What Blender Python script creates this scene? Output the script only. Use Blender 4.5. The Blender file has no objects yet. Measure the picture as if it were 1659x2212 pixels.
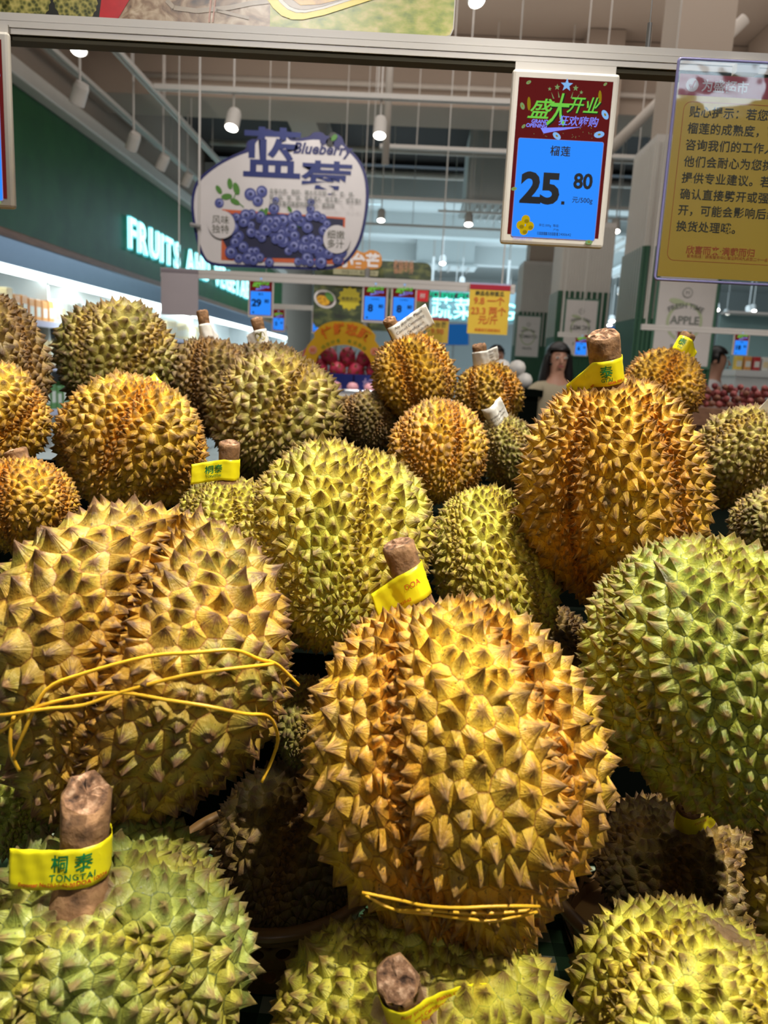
import bpy, bmesh, math, random, sys
import numpy as np
from mathutils import Vector, Matrix

SC = bpy.context.scene
COL = SC.collection
PI = math.pi

# ------------------------------------------------------------------ camera
F_PX, W_PX, H_PX = 1661.0, 1659.0, 2212.0
CAM = Vector((0.0, 0.0, 1.40))
ROLL = math.radians(3.2)
# level +Y aisle direction meets the picture at (886, 797)
cy = Vector(((886 - W_PX/2)/F_PX, -(797 - H_PX/2)/F_PX, -1.0)).normalized()
_a = Vector((math.cos(ROLL), -math.sin(ROLL), 0.0))
_a.z = -(_a.x*cy.x + _a.y*cy.y)/cy.z
cx = _a.normalized()
cz = cx.cross(cy)
M3 = Matrix((cx, cy, cz))            # rows = world axes seen from the camera, so M3 @ cam_vec = world_vec
cd = bpy.data.cameras.new('camera'); cam = bpy.data.objects.new('camera', cd); COL.objects.link(cam)
cam.matrix_world = Matrix.Translation(CAM) @ M3.to_4x4()
cd.sensor_fit = 'VERTICAL'; cd.sensor_height = 36.0; cd.sensor_width = 36.0
cd.lens = F_PX/H_PX*36.0
cd.clip_start = 0.02; cd.clip_end = 200
cd.dof.use_dof = True; cd.dof.focus_distance = 0.76; cd.dof.aperture_fstop = 9.0
SC.camera = cam

def ray(u, v):
    return (M3 @ Vector(((u - W_PX/2)/F_PX, -(v - H_PX/2)/F_PX, -1.0)))
def P(u, v, Y):
    """world point seen at pixel (u, v) on the plane y = Y"""
    r = ray(u, v); return CAM + r*(Y/r.y)
def PD(u, v, d):
    """world point at pixel (u, v) at optical depth d"""
    return CAM + ray(u, v)*d

# ------------------------------------------------------------------ world, exposure, lights
SC.view_settings.view_transform = 'Standard'; SC.view_settings.look = 'None'
SC.view_settings.gamma = 1.0; SC.view_settings.use_curve_mapping = False
SC.view_settings.exposure = 0.0
SC.cycles.use_denoising = True
SC.cycles.max_bounces = 5; SC.cycles.diffuse_bounces = 3; SC.cycles.glossy_bounces = 3
SC.cycles.transparent_max_bounces = 8; SC.cycles.transmission_bounces = 4
SC.cycles.sample_clamp_indirect = 3.0
SC.cycles.caustics_reflective = False; SC.cycles.caustics_refractive = False
wd = bpy.data.worlds.new('world'); SC.world = wd; wd.use_nodes = True
bg = wd.node_tree.nodes['Background']; bg.inputs[0].default_value = (0.55, 0.72, 0.85, 1); bg.inputs[1].default_value = 0.12

def light(name, kind, loc, target, energy, color=(1, 1, 1), size=0.05, angle=60, blend=0.3, sy=None):
    ld = bpy.data.lights.new(name, kind); ld.energy = energy; ld.color = color
    if kind == 'SPOT':
        ld.spot_size = math.radians(angle); ld.spot_blend = blend; ld.shadow_soft_size = size
    elif kind == 'AREA':
        ld.shape = 'RECTANGLE'; ld.size = size; ld.size_y = sy or size
    else:
        ld.shadow_soft_size = size
    o = bpy.data.objects.new(name, ld); COL.objects.link(o); o.location = loc
    o.rotation_euler = (Vector(target) - Vector(loc)).to_track_quat('-Z', 'Y').to_euler()
    return o
# track spots over the durian display
light('hall_spot_light', 'SPOT', (0.80, -0.10, 3.6), (0.03, 0.74, 1.2), 430, (1.0, 0.94, 0.80), 0.028, 37, 0.9)
light('hall_spot_light', 'SPOT', (0.15, 1.25, 3.7), (0.0, 0.85, 1.2), 430, (1.0, 0.93, 0.78), 0.028, 44, 0.5)
light('hall_spot_light', 'SPOT', (-1.0, 0.45, 3.7), (-0.2, 0.7, 1.2), 60, (1.0, 0.93, 0.80), 0.028, 42, 0.5)
# added spots that brighten the signs on the near rail and the blueberry rail
light('hall_spot_light', 'SPOT', (0.7, -1.9, 3.3), (0.52, 1.14, 1.93), 135, (1.0, 0.96, 0.92), 0.05, 19, 0.6)
light('hall_spot_light', 'SPOT', (-0.5, -1.9, 3.3), (-0.25, 1.14, 2.06), 200, (1.0, 0.96, 0.92), 0.05, 18, 0.6)
light('hall_spot_light', 'SPOT', (-0.6, 1.6, 4.4), (-0.5, 4.75, 2.2), 210, (1.0, 0.96, 0.95), 0.06, 40, 0.6)
light('hall_spot_light', 'SPOT', (2.2, 2.2, 3.9), (1.6, 4.4, 1.2), 200, (1.0, 0.96, 0.92), 0.06, 60, 0.6)  # added spot to brighten the lychee heap and the shoppers
# broad area lights standing in for the hall's lamps, some turned up
light('hall_area_light', 'AREA', (0.5, 8.3, 4.3), (0.5, 8.3, 9), 26, (1.0, 0.86, 0.76), 7, sy=2.5)
light('hall_area_light', 'AREA', (0.8, 6.5, 4.6), (0.8, 7.5, 0), 80, (1.0, 0.95, 0.9), 6, sy=4)
light('hall_area_light', 'AREA', (3, 20, 4.2), (3, 20, 0), 680, (0.62, 0.84, 1.0), 10, sy=10)
light('hall_area_light', 'AREA', (3, 21, 3.0), (3, 21, 9), 340, (0.66, 0.86, 1.0), 10, sy=12)
light('hall_area_light', 'AREA', (0.3, 0.8, 4.7), (0.3, 9.0, 4.6), 75, (1.0, 0.90, 0.80), 4.5, sy=0.6)  # unseen fill added above the frame to brighten the ceiling beams
light('hall_spot_light', 'SPOT', (-0.5, 4.2, 4.6), (-0.5, 6.1, 1.5), 230, (1.0, 0.96, 0.92), 0.06, 48, 0.6)  # added spot to brighten the arch sign and dragon fruit
# unseen area lights added behind the viewer
light('hall_area_light', 'AREA', (0.8, -3.0, 4.2), (0.2, 3.0, 2.6), 22, (1.0, 0.96, 0.92), 3.5, sy=1.5)  # front fill for the upright signs
light('hall_area_light', 'AREA', (2.35, -3.8, 3.62), (1.0, 1.1, 1.9), 5, (0.72, 0.90, 1.0), 0.9, sy=0.26)  # placed for the glare on the notice's clear sleeve
# ------------------------------------------------------------------ materials
def newmat(name):
    m = bpy.data.materials.new(name); m.use_nodes = True
    nt = m.node_tree; nt.nodes.clear()
    out = nt.nodes.new('ShaderNodeOutputMaterial')
    return m, nt, out
def N(nt, t, **kw):
    n = nt.nodes.new('ShaderNode' + t)
    for k, v in kw.items(): setattr(n, k, v)
    return n
def rgba(c): return (c[0], c[1], c[2], 1.0)
def srgb(r, g, b):
    f = lambda x: (x/255/12.92) if x/255 <= 0.04045 else ((x/255 + 0.055)/1.055)**2.4
    return (f(r), f(g), f(b))
_mc = {}
def plain(name, col, rough=0.5, metal=0.0, spec=0.5, noise=0.06, nscale=8.0, bump=0.0):
    if name in _mc: return _mc[name]
    m, nt, out = newmat(name); L = nt.links.new
    b = N(nt, 'BsdfPrincipled'); b.inputs['Roughness'].default_value = rough; b.inputs['Metallic'].default_value = metal
    b.inputs['Specular IOR Level'].default_value = spec
    tc = N(nt, 'TexCoord'); no = N(nt, 'TexNoise'); no.inputs['Scale'].default_value = nscale; no.inputs['Detail'].default_value = 4
    L(tc.outputs['Object'], no.inputs['Vector'])
    mx = N(nt, 'Mix', data_type='RGBA')
    mx.inputs[6].default_value = rgba([c*(1-noise) for c in col]); mx.inputs[7].default_value = rgba([min(1, c*(1+noise)) for c in col])
    L(no.outputs['Fac'], mx.inputs[0]); L(mx.outputs[2], b.inputs['Base Color'])
    if bump:
        bp = N(nt, 'Bump'); bp.inputs['Strength'].default_value = bump; bp.inputs['Distance'].default_value = 0.002
        L(no.outputs['Fac'], bp.inputs['Height']); L(bp.outputs[0], b.inputs['Normal'])
    L(b.outputs[0], out.inputs[0]); _mc[name] = m; return m
def glow(name, col, strength=1.0):
    if name in _mc: return _mc[name]
    m, nt, out = newmat(name)
    e = N(nt, 'Emission'); e.inputs[0].default_value = rgba(col); e.inputs[1].default_value = strength
    nt.links.new(e.outputs[0], out.inputs[0]); _mc[name] = m; return m
def ramp(nt, stops):
    r = N(nt, 'ValToRGB'); e = r.color_ramp.elements
    while len(e) < len(stops): e.new(0.5)
    for i, (p, c) in enumerate(stops): e[i].position = p; e[i].color = rgba(c)
    return r
def noisy(name, stops, scale=10, detail=6, rough=0.6, emit=0.0, stretch=(1, 1, 1), bump=0.0, dist=0.0, kind='noise'):
    """colour ramp driven by a noise; emit>0 for back-lit prints"""
    if name in _mc: return _mc[name]
    m, nt, out = newmat(name); L = nt.links.new
    tc = N(nt, 'TexCoord'); mp = N(nt, 'Mapping'); mp.inputs['Scale'].default_value = stretch
    if kind == 'noise':
        no = N(nt, 'TexNoise'); no.inputs['Detail'].default_value = detail; no.inputs['Distortion'].default_value = dist; o = no.outputs['Fac']
    else:
        no = N(nt, 'TexVoronoi'); o = no.outputs['Distance' if kind == 'voro' else 'Color']
    no.inputs['Scale'].default_value = scale
    L(tc.outputs['Object'], mp.inputs[0]); L(mp.outputs[0], no.inputs['Vector'])
    r = ramp(nt, stops); L(o, r.inputs[0])
    b = N(nt, 'BsdfPrincipled'); b.inputs['Roughness'].default_value = rough; L(r.outputs[0], b.inputs['Base Color'])
    if emit: L(r.outputs[0], b.inputs['Emission Color']); b.inputs['Emission Strength'].default_value = emit
    if bump:
        bp = N(nt, 'Bump'); bp.inputs['Strength'].default_value = bump; bp.inputs['Distance'].default_value = 0.003
        L(o, bp.inputs['Height']); L(bp.outputs[0], b.inputs['Normal'])
    L(b.outputs[0], out.inputs[0]); _mc[name] = m; return m

# ------------------------------------------------------------------ mesh helpers
def obj(name, verts, faces, mat, parent=None, smooth=False, mats=None, fmat=None):
    me = bpy.data.meshes.new(name); me.from_pydata([tuple(v) for v in verts], [], faces)
    for m in (mats or [mat]): me.materials.append(m)
    if fmat is not None: me.polygons.foreach_set('material_index', fmat)
    if smooth: me.polygons.foreach_set('use_smooth', [True]*len(me.polygons))
    o = bpy.data.objects.new(name, me); COL.objects.link(o)
    if parent: o.parent = parent
    return o
def tag(o, label=None, cat=None, group=None, kind=None):
    if label: o['label'] = label
    if cat: o['category'] = cat
    if group: o['group'] = group
    if kind: o['kind'] = kind
    return o
def empty(name, loc=(0, 0, 0), rot=None):
    o = bpy.data.objects.new(name, None); COL.objects.link(o); o.location = loc
    o.empty_display_size = 0.02
    if rot is not None: o.rotation_euler = rot
    return o
class MB:
    """collects shapes for one mesh"""
    def __init__(s): s.v = []; s.f = []; s.m = []; s.k = 0
    def add(s, vs, fs, m=None):
        b = len(s.v); s.v += [Vector(v) for v in vs]; s.f += [[b+i for i in f] for f in fs]; s.m += [s.k if m is None else m]*len(fs); return s
    def box(s, x0, x1, y0, y1, z0, z1):
        return s.add([(x0,y0,z0),(x1,y0,z0),(x1,y1,z0),(x0,y1,z0),(x0,y0,z1),(x1,y0,z1),(x1,y1,z1),(x0,y1,z1)],
                     [(0,3,2,1),(4,5,6,7),(0,1,5,4),(1,2,6,5),(2,3,7,6),(3,0,4,7)])
    def bbox(s, x0, x1, y0, y1, z0, z1, r):
        """box with chamfered edges: rounded in plan, both long rims chamfered"""
        bm = bmesh.new(); bmesh.ops.create_cube(bm, size=1)
        bmesh.ops.scale(bm, vec=(x1-x0, y1-y0, z1-z0), verts=bm.verts)
        bmesh.ops.translate(bm, vec=((x0+x1)/2, (y0+y1)/2, (z0+z1)/2), verts=bm.verts)
        bmesh.ops.bevel(bm, geom=list(bm.edges), offset=r, segments=2, profile=0.5, affect='EDGES')
        bm.verts.index_update(); s.add([v.co.copy() for v in bm.verts], [[v.index for v in f.verts] for f in bm.faces]); bm.free(); return s
    def tube(s, pts, r, n=8, caps=True):
        pts = [Vector(p) for p in pts]; rr = r if isinstance(r, (list, tuple)) else [r]*len(pts)
        vs = []; fs = []; prev = None
        for i, p in enumerate(pts):
            d = (pts[min(i+1, len(pts)-1)] - pts[max(i-1, 0)]).normalized()
            if prev is None: a = d.orthogonal().normalized()
            else: a = (prev - d*prev.dot(d)).normalized()
            prev = a; b = d.cross(a)
            for k in range(n):
                t = 2*PI*k/n; vs.append(p + (a*math.cos(t) + b*math.sin(t))*rr[i])
        for i in range(len(pts)-1):
            for k in range(n):
                k2 = (k+1) % n; fs.append((i*n+k, i*n+k2, (i+1)*n+k2, (i+1)*n+k))
        if caps: fs.append(tuple(range(n))[::-1]); fs.append(tuple((len(pts)-1)*n+k for k in range(n)))
        return s.add(vs, fs)
    def lathe(s, prof, loc=(0, 0, 0), n=24, sx=1, sy=1, axis=None):
        """prof: (r, z) from bottom to top"""
        vs = []; fs = []
        R = Vector(axis).to_track_quat('Z', 'Y').to_matrix() if axis is not None else Matrix.Identity(3)
        for (r, z) in prof:
            for k in range(n):
                t = 2*PI*k/n; vs.append(R @ Vector((r*math.cos(t)*sx, r*math.sin(t)*sy, z)) + Vector(loc))
        for i in range(len(prof)-1):
            for k in range(n):
                k2 = (k+1) % n; fs.append((i*n+k, i*n+k2, (i+1)*n+k2, (i+1)*n+k))
        fs.append(tuple(range(n))[::-1]); fs.append(tuple((len(prof)-1)*n+k for k in range(n)))
        return s.add(vs, fs)
    def prism(s, poly, z0, z1, M=None):
        """poly in xy extruded z0..z1, through M"""
        n = len(poly); vs = [Vector((x, y, z0)) for x, y in poly] + [Vector((x, y, z1)) for x, y in poly]
        if M is not None: vs = [M @ v for v in vs]
        fs = [tuple(range(n))[::-1], tuple(range(n, 2*n))] + [(i, (i+1) % n, n+(i+1) % n, n+i) for i in range(n)]
        return s.add(vs, fs)
    def build(s, name, mat, parent=None, smooth=False, mats=None):
        return obj(name, s.v, s.f, mat, parent, smooth, mats, s.m if mats else None)

def ell(cx_, cy_, rx, ry, n=24, rot=0.0):
    c, s_ = math.cos(rot), math.sin(rot)
    return [(cx_ + rx*math.cos(t)*c - ry*math.sin(t)*s_, cy_ + rx*math.cos(t)*s_ + ry*math.sin(t)*c) for t in [2*PI*i/n for i in range(n)]]
def rrect(x0, x1, y0, y1, r, n=5):
    out = []
    for (a, b, t0) in ((x1-r, y1-r, 0), (x0+r, y1-r, PI/2), (x0+r, y0+r, PI), (x1-r, y0+r, 1.5*PI)):
        out += [(a + r*math.cos(t0 + PI/2*i/n), b + r*math.sin(t0 + PI/2*i/n)) for i in range(n+1)]
    return out
def star(cx_, cy_, r1, r2, n=5, rot=PI/2):
    return [(cx_ + (r1 if i % 2 == 0 else r2)*math.cos(rot + PI*i/n), cy_ + (r1 if i % 2 == 0 else r2)*math.sin(rot + PI*i/n)) for i in range(2*n)]

# text -> triangles in the xy plane
_tc = {}
def text_geo(txt, size=1.0, bold=0.0, shear=0.0, align='CENTER', spacing=1.0, sx=1.0, res=3):
    key = (txt, size, bold, shear, align, spacing, sx, res)
    if key in _tc: return _tc[key]
    cu = bpy.data.curves.new('lettering', 'FONT'); cu.body = txt; cu.size = size; cu.offset = bold*size; cu.shear = shear
    cu.align_x = align; cu.align_y = 'CENTER'; cu.space_character = spacing; cu.resolution_u = res; cu.fill_mode = 'FRONT'
    o = bpy.data.objects.new('lettering', cu); COL.objects.link(o)
    me = bpy.data.meshes.new_from_object(o)
    xs = [p.co.x for p in me.vertices] or [0]; ys = [p.co.y for p in me.vertices] or [0]
    ox = (min(xs)+max(xs))/2 if align == 'CENTER' else min(xs); oy = (min(ys)+max(ys))/2
    v = [((p.co.x-ox)*sx, p.co.y-oy) for p in me.vertices]; f = [tuple(q.vertices) for q in me.polygons]
    bpy.data.objects.remove(o); bpy.data.curves.remove(cu); bpy.data.meshes.remove(me)
    _tc[key] = (v, f); return v, f

class Panel:
    """flat print: collects 2-D shapes per colour on a panel; local x right, y up, z towards the reader"""
    def __init__(s, M): s.M = M; s.layers = {}; s.z = 0.0
    def poly(s, mat, pts, z):
        vs = [s.M @ Vector((x, y, z)) for x, y in pts]; s.layers.setdefault(mat, MB()).add(vs, [tuple(range(len(vs)))]); return s
    def text(s, mat, txt, x, y, size, z, rot=0.0, warp=None, **kw):
        v, f = text_geo(txt, size, **kw); c, sn = math.cos(rot), math.sin(rot)
        pts = [(x + a*c - b*sn, y + a*sn + b*c) for a, b in v]
        if warp: pts = [warp(a, b) for a, b in pts]
        s.layers.setdefault(mat, MB()).add([s.M @ Vector((a, b, z)) for a, b in pts], f); return s
    def build(s, name, parent):
        for m, mb in s.layers.items(): mb.build(name, m, parent)
def frameM(origin, right, up):
    """4x4 with x=right, y=up, z=right x up (towards the reader)"""
    r = Vector(right).normalized(); u = Vector(up).normalized(); n = r.cross(u).normalized(); u = n.cross(r)
    m = Matrix((r, u, n)).transposed().to_4x4(); m.translation = Vector(origin); return m
# ------------------------------------------------------------------ durians
def husk_mat(name, body, body2, base, groove, tip, line, dirt=0.45, tipk=0.85, rough=0.5):
    m, nt, out = newmat(name); L = nt.links.new
    at = N(nt, 'Attribute', attribute_name='spine'); sep = N(nt, 'SeparateXYZ'); L(at.outputs['Vector'], sep.inputs[0])
    rg = N(nt, 'Attribute', attribute_name='region'); rs = N(nt, 'SeparateXYZ'); L(rg.outputs['Vector'], rs.inputs[0])
    cmb = N(nt, 'CombineXYZ'); L(sep.outputs[0], cmb.inputs[0]); L(sep.outputs[1], cmb.inputs[1])
    ln = N(nt, 'VectorMath', operation='LENGTH'); L(cmb.outputs[0], ln.inputs[0]); rho = ln.outputs['Value']
    nz = N(nt, 'VectorMath', operation='NORMALIZE'); L(cmb.outputs[0], nz.inputs[0])
    cb = N(nt, 'CombineXYZ'); ns = N(nt, 'SeparateXYZ'); L(nz.outputs[0], ns.inputs[0])
    ms = N(nt, 'Math', operation='MULTIPLY'); ms.inputs[1].default_value = 37.0; L(sep.outputs[2], ms.inputs[0])
    L(ns.outputs[0], cb.inputs[0]); L(ns.outputs[1], cb.inputs[1]); L(ms.outputs[0], cb.inputs[2])
    streak = N(nt, 'TexNoise'); streak.inputs['Scale'].default_value = 7.0; streak.inputs['Detail'].default_value = 3; L(cb.outputs[0], streak.inputs['Vector'])
    tc = N(nt, 'TexCoord'); oi = N(nt, 'ObjectInfo')
    ad = N(nt, 'VectorMath', operation='ADD'); L(tc.outputs['Object'], ad.inputs[0])
    rm = N(nt, 'Math', operation='MULTIPLY'); rm.inputs[1].default_value = 9.0; L(oi.outputs['Random'], rm.inputs[0])
    cc = N(nt, 'CombineXYZ'); L(rm.outputs[0], cc.inputs[0]); L(cc.outputs[0], ad.inputs[1]); co = ad.outputs[0]
    def noise(sc, det=4, dist=0.0, rg_=0.5):
        n = N(nt, 'TexNoise'); n.inputs['Scale'].default_value = sc; n.inputs['Detail'].default_value = det; n.inputs['Distortion'].default_value = dist
        n.inputs['Roughness'].default_value = rg_; L(co, n.inputs['Vector']); return n.outputs['Fac']
    def mr(src, a, b, c=0.0, d=1.0):
        q = N(nt, 'MapRange', interpolation_type='SMOOTHSTEP'); q.inputs[1].default_value = a; q.inputs[2].default_value = b
        q.inputs[3].default_value = c; q.inputs[4].default_value = d; L(src, q.inputs[0]); return q.outputs[0]
    def mul(a, b):
        q = N(nt, 'Math', operation='MULTIPLY', use_clamp=False)
        for i, t in enumerate((a, b)):
            if isinstance(t, float): q.inputs[i].default_value = t
            else: L(t, q.inputs[i])
        return q.outputs[0]
    def mix(f, a, b):
        q = N(nt, 'Mix', data_type='RGBA')
        for i, t in ((0, f), (6, a), (7, b)):
            if isinstance(t, tuple): q.inputs[i].default_value = rgba(t)
            elif isinstance(t, float): q.inputs[i].default_value = t
            else: L(t, q.inputs[i])
        return q.outputs[2]
    c = mix(mr(noise(11, 2), 0.40, 0.60), body, body2)
    c = mix(mul(mr(rho, 0.45, 1.0), 0.75), c, base)
    c = mix(mul(rs.outputs[0], 0.85), c, groove)
    # random warm or green patches
    c = mix(mul(mr(noise(7.0, 2, 1.0), 0.57, 0.70), 0.55), c, groove)
    # streaked brown skin towards the tip
    bt = N(nt, 'Math', operation='ADD'); L(mr(rho, 0.08, 0.80, 0.46, -0.27), bt.inputs[0]); L(streak.outputs['Fac'], bt.inputs[1])
    c = mix(mul(mr(bt.outputs[0], 0.42, 0.86), tipk), c, tip)
    # scurf, dirt patches and specks
    sp = mul(mr(noise(75, 6, 0.8, 0.75), 0.50, 0.62), mr(noise(16, 3), 0.42, 0.66))
    c = mix(mul(sp, dirt), c, (tip[0]*0.9, tip[1]*0.85, tip[2]*0.9))
    c = mix(mul(mr(streak.outputs['Fac'], 0.56, 0.70), mul(mr(rho, 0.98, 0.5), 0.45)), c, tip)
    c = mix(mul(mr(streak.outputs['Fac'], 0.44, 0.34), mul(mr(rho, 1.0, 0.6), 0.35)), c, (min(1, base[0]*1.15), min(1, base[1]*1.2), base[2]*1.8))
    c = mix(mul(mr(noise(330, 3), 0.62, 0.70), 0.7), c, (0.05, 0.03, 0.015))
    c = mix(mul(mr(noise(14, 4, 1.5), 0.69, 0.76), 0.75), c, (0.07, 0.05, 0.035))
    # fissure between the spine bases
    c = mix(mul(mr(rho, 0.92, 0.975), 0.75), c, line)
    # pole: corky brown skin round the stem
    c = mix(rs.outputs[1], c, (0.34, 0.21, 0.10))
    hv = N(nt, 'HueSaturation'); L(c, hv.inputs['Color']); hv.inputs['Saturation'].default_value = 1.0
    wn = N(nt, 'TexWhiteNoise', noise_dimensions='1D'); L(sep.outputs[2], wn.inputs['W'])
    L(mr(wn.outputs['Value'], 0, 1, 0.54, 0.86), hv.inputs['Value'])
    b = N(nt, 'BsdfPrincipled'); L(hv.outputs[0], b.inputs['Base Color'])
    L(mr(noise(90, 3), 0.3, 0.7, rough-0.10, rough+0.12), b.inputs['Roughness'])
    b.inputs['Specular IOR Level'].default_value = 0.45
    hs = N(nt, 'Math', operation='ADD'); L(mul(streak.outputs['Fac'], 0.6), hs.inputs[0]); L(noise(260, 3), hs.inputs[1])
    bp = N(nt, 'Bump'); bp.inputs['Strength'].default_value = 0.85; bp.inputs['Distance'].default_value = 0.0014
    L(hs.outputs[0], bp.inputs['Height']); L(bp.outputs[0], b.inputs['Normal'])
    L(b.outputs[0], out.inputs[0]); return m

HM = {
 'gold':  husk_mat('husk_golden', srgb(222,180,62), srgb(196,152,48), srgb(250,206,60), srgb(238,150,30), srgb(156,110,56), srgb(170,104,34)),
 'orange':husk_mat('husk_orange', srgb(234,184,66), srgb(216,164,48), srgb(254,204,58), srgb(240,150,32), srgb(152,104,50), srgb(178,108,30)),
 'yellow':husk_mat('husk_yellow', srgb(204,172,72), srgb(158,152,56), srgb(232,192,80), srgb(226,160,44), srgb(132,92,56), srgb(168,104,50), tipk=1.0, dirt=0.8),
 'lime':  husk_mat('husk_lime', srgb(208,196,76), srgb(182,176,64), srgb(232,222,80), srgb(222,190,60), srgb(148,112,56), srgb(150,160,50), dirt=0.55),
 'green': husk_mat('husk_green', srgb(158,168,64), srgb(128,146,58), srgb(200,200,80), srgb(198,190,60), srgb(160,124,70), srgb(70,98,40), tipk=0.8, dirt=0.35, rough=0.42),
 'leaf':  husk_mat('husk_leaf_green', srgb(158,170,84), srgb(138,156,76), srgb(184,190,86), srgb(210,190,60), srgb(150,116,74), srgb(92,108,62), tipk=0.75, dirt=0.3, rough=0.42),
 'olive': husk_mat('husk_olive', srgb(186,166,80), srgb(150,144,70), srgb(196,184,88), srgb(200,160,60), srgb(140,106,68), srgb(104,88,40), dirt=0.5),
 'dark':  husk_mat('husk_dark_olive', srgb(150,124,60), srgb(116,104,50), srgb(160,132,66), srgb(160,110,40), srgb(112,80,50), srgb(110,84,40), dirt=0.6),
}

def husk_mesh(name, seed, a, c, n, lobes=5, groove=0.10, spine=0.95, point=0.35, detail=2, bulge=None, bend=0.0, gwarp=0.45, jit=0.30, flat=0.0, pw_=(1.05, 1.5)):
    """a: equatorial radius, c: half height (stem at +Z), n spines. Each spine is a concave many-sided pyramid on its own Voronoi cell."""
    rg = np.random.RandomState(seed)
    i = np.arange(n) + 0.5
    ph = i*PI*(1+5**0.5); z = 1 - 2*i/n
    s = np.sqrt(1-z*z)
    d = np.stack([s*np.cos(ph), s*np.sin(ph), z], 1)
    d += rg.normal(0, jit*math.sqrt(4*PI/n), d.shape); d /= np.linalg.norm(d, axis=1)[:, None]
    # crowd the sites into the grooves between the lobes
    phi = np.arctan2(d[:, 1], d[:, 0]); sth = np.sqrt(d[:, 0]**2 + d[:, 1]**2)
    ph0 = rg.uniform(0, 2*PI)
    lob = 1 + (rg.uniform(-0.5, 0.5, lobes)*0.12 if bulge is None else np.array(bulge))
    phi2 = phi + gwarp/lobes*np.sin(lobes*(phi - ph0))*sth*2.0*(1 if groove > 0.02 else 0.3)
    d = np.stack([sth*np.cos(phi2), sth*np.sin(phi2), d[:, 2]], 1)
    def surf(q):
        x, y, zz = q[:, 0], q[:, 1], q[:, 2]
        p = np.arctan2(y, x); st = np.sqrt(x*x + y*y)
        k = (p - ph0)*lobes/(2*PI) + 0.5   # groove where k is an integer + .5 -> sin(lobes..)/.. maxima
        w = np.abs(np.cos((p - ph0)*lobes/2))       # 0 on the groove
        li = np.floor(((p - ph0)/(2*PI)*lobes + 0.5)) .astype(int) % lobes
        amp = 1 + (lob[li]-1)*np.sin(np.clip(w, 0, 1)*PI/2)**2
        gr = 1 - groove*(1-np.power(w+1e-6, 0.55))*np.clip(st*1.4, 0, 1)
        R = a*amp*gr
        low = np.clip(-zz, 0, 1)
        R = R*(1 - point*low**2.0*0.9)
        up = np.clip(zz, 0, 1)
        R = R*(1 + 0.10*flat*up)
        Z = c*zz*(1 + 0.12*point*low**3) - c*0.10*np.exp(-(st/0.28)**2)*(zz > 0)
        X = x*R + bend*a*zz*zz; Y = y*R
        Y2 = Y
        return np.stack([X, Y2, Z], 1), 1 - w
    def normal(q):
        e = 1e-3
        t1 = np.cross(q, np.array([0.13, 0.27, 0.95])); t1 /= np.linalg.norm(t1, axis=1)[:, None]; t2 = np.cross(q, t1)
        f = lambda v: surf(v/np.linalg.norm(v, axis=1)[:, None])[0]
        n_ = np.cross(f(q + e*t1) - f(q - e*t1), f(q + e*t2) - f(q - e*t2)); n_ /= np.linalg.norm(n_, axis=1)[:, None]
        sg = np.sign(np.sum(n_*q, 1)); return n_*sg[:, None]
    bm = bmesh.new()
    for p in d: bm.verts.new(p)
    bm.verts.ensure_lookup_table(); bm.verts.index_update()
    bmesh.ops.convex_hull(bm, input=bm.verts, use_existing_faces=False)
    bmesh.ops.triangulate(bm, faces=bm.faces)
    bm.verts.index_update(); bm.faces.index_update(); bm.edges.index_update()
    tri = [tuple(v.index for v in f.verts) for f in bm.faces]
    ring = [None]*n
    for v in bm.verts:
        ls = []
        if not v.link_faces: continue
        f0 = v.link_loops[0]; l = f0
        for _ in range(40):
            ls.append((l.face.index, l.edge.index)); l = l.link_loop_prev.link_loop_radial_next
            if l == f0: break
        ring[v.index] = ls
    ne = len(bm.edges); ev = np.array([(e.verts[0].index, e.verts[1].index) for e in bm.edges]); bm.free()
    T = d[np.array(tri)]
    cc = np.cross(T[:, 1]-T[:, 0], T[:, 2]-T[:, 0]); cc /= np.linalg.norm(cc, axis=1)[:, None]; cc *= np.sign(np.sum(cc*T[:, 0], 1))[:, None]
    # keep the cell corners near their triangle (slivers)
    ctr = T.mean(1); ctr /= np.linalg.norm(ctr, axis=1)[:, None]; cc = cc*0.7 + ctr*0.3; cc /= np.linalg.norm(cc, axis=1)[:, None]
    CP, _ = surf(cc); CN = normal(cc)
    nominal = math.sqrt(4*PI/n)*(a*a*c)**(1/3)
    CP = CP - CN*nominal*0.05
    SP, sg = surf(d); SN = normal(d)
    V = [CP]; nv = len(CP)
    mids = None
    fe = np.full((ne, 2), -1, int)
    for k, rr in enumerate(ring):
        if rr is None: continue
        for (fi, ei) in rr:
            if fe[ei, 0] < 0: fe[ei, 0] = fi
            elif fe[ei, 0] != fi: fe[ei, 1] = fi
    if detail >= 2:
        bad = fe[:, 1] < 0; fe[bad, 1] = fe[bad, 0]
        m = (CP[fe[:, 0]] + CP[fe[:, 1]])/2; mids = nv; V.append(m); nv += len(m)
    rhos = (0.78, 0.50, 0.26, 0.10) if detail >= 2 else (0.72, 0.36) if detail == 1 else (0.5,)
    faces = []; cdat = []; sharpE = []; reg = [np.zeros((nv, 3))]
    allP = np.concatenate(V); extra = []; regx = []
    for k in range(n):
        rr = ring[k]
        if not rr or len(rr) < 3: continue
        # corner ids in order, with the edge between consecutive faces
        ids = [x[0] for x in rr]; m = len(ids)
        # face k and next share one hull edge
        brd = []; iscor = []
        for q in range(m):
            brd.append(ids[q]); iscor.append(True)
            if mids is not None:
                f1, f2 = ids[q], ids[(q+1) % m]
                hit = None
                for e in (rr[q][1], rr[(q+1) % m][1]):
                    if {fe[e, 0], fe[e, 1]} == {f1, f2}: hit = e
                if hit is not None: brd.append(mids + hit); iscor.append(False)
        B = allP[brd]; nb = len(brd)
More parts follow.
